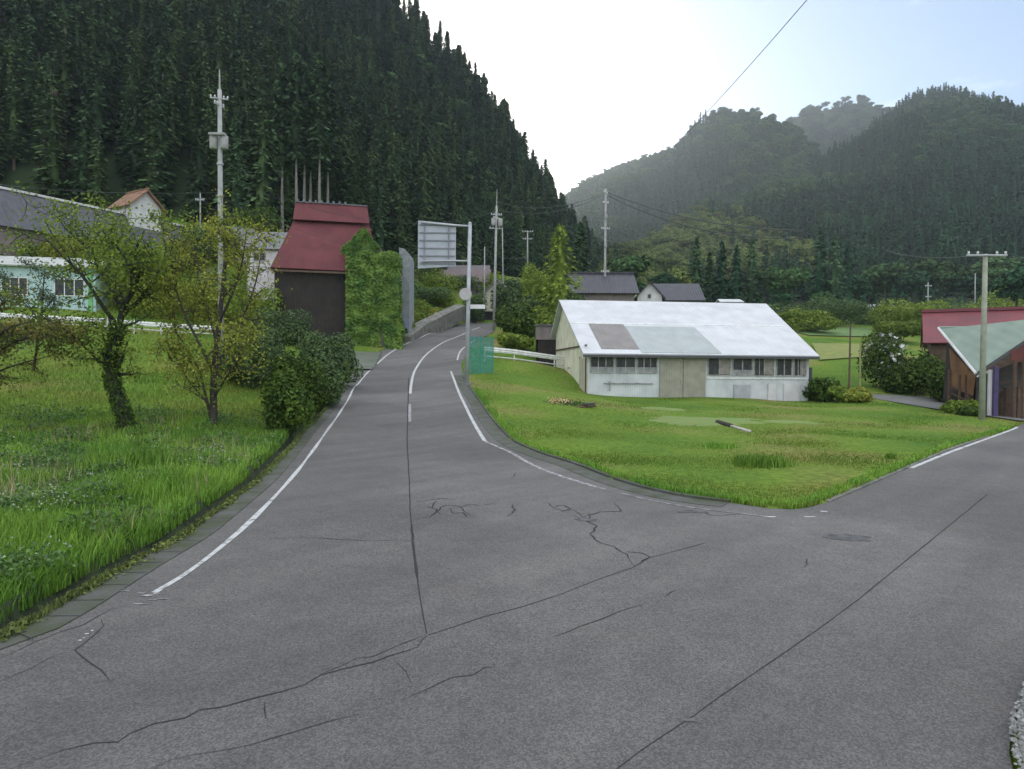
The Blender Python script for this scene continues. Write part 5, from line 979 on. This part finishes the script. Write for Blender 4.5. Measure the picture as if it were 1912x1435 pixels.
tree_obj('dead_cedar','reddish brown dying cedar in the left forest above the long building','cedar tree',tuple(b),cedar_crown('crown',17,2.7,36,7,4,.9,M_RUST,rg(260),t0=.2),trunk_mesh('trunk',17,.2))
# mid bushes at both hill feet as loose belts of low trees
BTR = trunk_mesh('trunk',7,.2,M_BARK)
mid = [(x,d,s) for x,d,s in [(1180,118,1.0),(1230,125,.8),(1430,135,.9),(1600,135,.9),(1650,140,1.1),(1700,138,1.0),(1750,142,1.15),(1800,140,1.0),(1850,145,1.2),(1620,150,.9),(1905,130,1.0),(1160,100,.7),(1120,95,.6),(1460,112,.5),(1530,115,.5)]]
for k,(px,d,s_) in enumerate(mid):
    tree_obj('broadleaf_tree','broadleaf tree in the loose belt where the right hand fields meet the mountain','tree',at_ground(px,d),BRDM[k%2],BTR,s_*.85,1.15,k*1.3,'belt of broadleaf trees at the mountain foot')
# ------------------------------------------------------------------ grass, weeds and moss
def blades(name, label, X, Y, hgt, wid, m, bend=.35, zoff=-.02, seg2=True):
    n = len(X); z = hh_np(X,Y)+zoff+.05; az = RG.random(n)*6.283; dx = np.cos(az); dy = np.sin(az); hgt = hgt*np.ones(n); wv = wid*(.6+.8*RG.random(n)); bx = np.cos(az+1.3)*bend*hgt*RG.random(n); by = np.sin(az+1.3)*bend*hgt*RG.random(n)
    B0 = np.stack([X-dx*wv/2,Y-dy*wv/2,z-.05],1); B1 = np.stack([X+dx*wv/2,Y+dy*wv/2,z-.05],1); M1 = np.stack([X+dx*wv*.36+bx*.4,Y+dy*wv*.36+by*.4,z+hgt*.6],1); M0 = np.stack([X-dx*wv*.36+bx*.4,Y-dy*wv*.36+by*.4,z+hgt*.6],1)
    T1_ = np.stack([X+bx+dx*wv*.05,Y+by+dy*wv*.05,z+hgt],1); T0_ = np.stack([X+bx-dx*wv*.05,Y+by-dy*wv*.05,z+hgt*.98],1)
    V = np.stack([B0,B1,M1,M0,T1_,T0_],1).reshape(-1,3); k = np.arange(n)[:,None]*6; F = np.concatenate([k+np.array([[0,1,2,3]]),k+np.array([[3,2,4,5]])]); o = link(bpy.data.objects.new(name,npmesh(name,V,F,m))); return tag(o,label,'grass' if 'grass' in name or 'weed' in name else 'plants',kind='stuff')
def nz2(X,Y,s,o=0): return np.array([mnoise.noise(Vector((a*s,b*s,o))) for a,b in zip(X.tolist(),Y.tolist())])
drivep = [(v.co.x,v.co.y) for v in drive.data.vertices[:0]]
def sample(n, dlo, dhi, plo, phi_, side):
    d = np.exp(RG.uniform(math.log(dlo),math.log(dhi),n)); X = (RG.uniform(plo,phi_,n)-CX)/FPX*d; Y = d; k = ~inpoly(X,Y,poly); X = X[k]; Y = Y[k]; dd,sd = distline(X,Y,P2(ditch)+P2(farleft)); L_ = (sd>0)&(dd>(.0)); return (X[L_],Y[L_],dd[L_]) if side=='L' else (X[~L_],Y[~L_],dd[~L_])
X,Y,dd = sample(150000,3.6,26,-500,700,'L'); k = dd>.44; X,Y,dd = X[k],Y[k],dd[k]; nn = nz2(X,Y,.5); k = nn+RG.random(len(X))*.9>.0; X,Y,dd,nn = X[k],Y[k],dd[k],nn[k]
blades('tall_grass','tall rough grass and weeds on the left meadow near the ditch',X,Y,(.16+.30*np.clip(nn+.45,0,1))*(.6+.7*RG.random(len(X)))*np.clip(1.35-Y/30,.45,1)*np.clip(dd/1.0,.45,1),.016+.00055*Y,M_GRASS,.6)
X,Y,dd = sample(70000,22,50,-500,760,'L'); k = dd>.45; X,Y = X[k],Y[k]
blades('meadow_grass','shorter bright grass on the far left meadow',X,Y,.14*(.5+RG.random(len(X))),.02+.0007*Y,M_GRASSB,.4)
X,Y,dd = sample(42000,4.2,27,-500,560,'L'); nn = nz2(X,Y,.75,5.0); k = (nn+RG.normal(0,.08,len(X))>.02)&(dd>.45); X,Y,nn = X[k],Y[k],nn[k]
P = np.stack([X,Y,hh_np(X,Y)+.06+(.10+.38*np.clip(nn*1.8,0,1))*RG.random(len(X))],1); P = np.repeat(P,3,0)+RG.normal(0,.04,(len(P)*3,3)); V,Fq = leaf_arrays(P,.055+.0012*P[:,1],1.0,.7); tag(link(bpy.data.objects.new('weeds',npmesh('weeds',V,Fq,M_WEED))),'broad leaved weeds growing in dark patches on the left meadow','weeds',kind='stuff')
X,Y,dd = sample(150000,10,56,880,1960,'R'); k = ~((X>4.7)&(Y>43.5+ (X-4.7)*.1)&(X<22)); X,Y = X[k],Y[k]; nn = nz2(X,Y,.3,2.0)
bc = G(1330,788); bare = np.exp(-(((X-bc.x)/2.6)**2+((Y-bc.y)/1.9)**2)); k = RG.random(len(X))>bare*.2; X,Y,nn = X[k],Y[k],nn[k]
blades('mown_grass','short mown grass of the meadow in front of the barn',X,Y,(.030+.022*np.clip(nn+.4,0,1))*(.5+RG.random(len(X))),.012+.00075*Y,M_GRASSB,.5)
X,Y,dd = sample(9000,4.0,24,-500,640,'L'); nn = nz2(X,Y,.35,8.0); k = (nn>.05)&(dd>.5); X,Y = X[k],Y[k]
o = blades('dry_grass','pale dry grass stalks among the green grass of the left meadow',X,Y,.30+.30*RG.random(len(X)),.008+.0005*Y,mat('dry_stalk',(.33,.29,.15),(.20,.20,.08),island=.3),.5)
X,Y,dd = sample(5200,4.0,22,-500,560,'L'); nn = nz2(X,Y,.6,12.0); k = (nn>.12)&(dd>.5); X,Y = X[k],Y[k]; P = np.stack([X,Y,hh_np(X,Y)+.30+.2*RG.random(len(X))],1)
V,Fq = leaf_arrays(np.repeat(P,2,0)+RG.normal(0,.015,(len(P)*2,3)),.022+.0007*np.repeat(P[:,1],2),1.0,.9); tag(link(bpy.data.objects.new('wildflowers',npmesh('wildflowers',V,Fq,mat('small_white_flower',(.45,.47,.40),(.30,.34,.25),island=.2)))),'tiny pale wildflowers scattered in the left meadow','flowers',kind='stuff')
# darker tufts
for (px,py,rr_,n,hg_,lb) in [(1425,872,.6,1500,.22,'darker green grass tuft on the meadow near the road corner'),(1345,838,.5,600,.13,'small darker tuft on the meadow left of the corner tuft'),(1663,858,.12,160,.12,'tiny dark tuft near the right road edge'),(255,885,.9,1500,.45,'dense dark clump of weeds on the left meadow')]:
    c = G(px,py); a = RG.normal(0,rr_*.5,(n,2)); o = blades('grass_tuft',lb,c.x+a[:,0],c.y+a[:,1],hg_*(.5+RG.random(n)),.03,M_GRASS,.6); del o['kind']; o['category'] = 'grass tuft'
# fringe along kerbs
def fringe(line, lo, hi, n, hg_, m, name, label):
    q = resample(line,.25); seg = [(a,b) for a,b in zip(q[:-1],q[1:])]; wts = np.array([1/max(4,a.y) for a,b in seg]); wts /= wts.sum(); I = RG.choice(len(seg),n,p=wts); A = np.array([tuple(seg[i][0]) for i in I]); B = np.array([tuple(seg[i][1]) for i in I]); t = RG.random((n,1)); P = A*(1-t)+B*t; T = unit((B-A)*np.array([1,1,0])); Nv = np.stack([-T[:,1],T[:,0]],1); o_ = RG.uniform(lo,hi,(n,1)); nn = np.array([mnoise.noise(Vector((p[0]*1.3,p[1]*1.3,3))) for p in P]); k = nn+RG.random(n)*.6>.1; P = P[k]; o_ = o_[k]; Nv = Nv[k]
    return blades(name,label,P[:,0]+Nv[:,0]*o_[:,0],P[:,1]+Nv[:,1]*o_[:,0],hg_*(.4+RG.random(len(P))),.012+.0006*P[:,1],m,.8,zoff=-.03)
fringe(kerb,.05,.35,16000,.10,M_GRASS,'verge_grass','grass fringe hanging over the meadow kerb')
fringe(ditch[1:]+farleft[:2],-.02,.10,15000,.05,M_MOSS,'moss_grass','moss and tiny grass along the outer edge of the gutter covers')
fringe(ditch[1:],.44,.80,17000,.24,M_GRASS,'ditch_grass','grass fringe on the meadow side of the ditch')
fringe(ditch[1:],.36,.50,9000,.10,M_GRASS,'ditch_grass','short grass hanging on the dark ditch bank of the meadow')
q = resample(ditch[1:],.1); P = []
for _ in range(9000):
    p = random.choice(q); 
    if p.y<2.5: continue
    if mnoise.noise(Vector((p.x*1.1,p.y*1.1,9)))+random.random()*.5 < .12: continue
    P.append((p.x+random.gauss(.0,.05),p.y+random.gauss(0,.05),h(p.x,p.y)+.02+abs(random.gauss(0,.025))))
V,Fq = leaf_arrays(np.array(P),.045,.8,.8); tag(link(bpy.data.objects.new('moss',npmesh('moss',V,Fq,M_MOSS))),'yellow green moss cushions on the left gutter edge','moss',kind='stuff')
# paddies and terraces in the valley
def field(name,label,pts,m,dz=.12):
    return structure(sheet(name, P2([W(*p) for p in pts]), m, dz, 2.5))
field('paddy_field','',[(1515,640,74),(1640,640,76),(1640,668,64),(1530,668,62)],mat('ripe_paddy',(.20,.21,.04),(.13,.17,.03),scale=1.5,bump=.6),.14)
field('paddy_field','',[(1440,625,92),(1620,625,96),(1640,634,84),(1510,634,82)],mat('green_paddy',(.12,.20,.05),(.08,.15,.035),scale=1.5,bump=.6),.16)
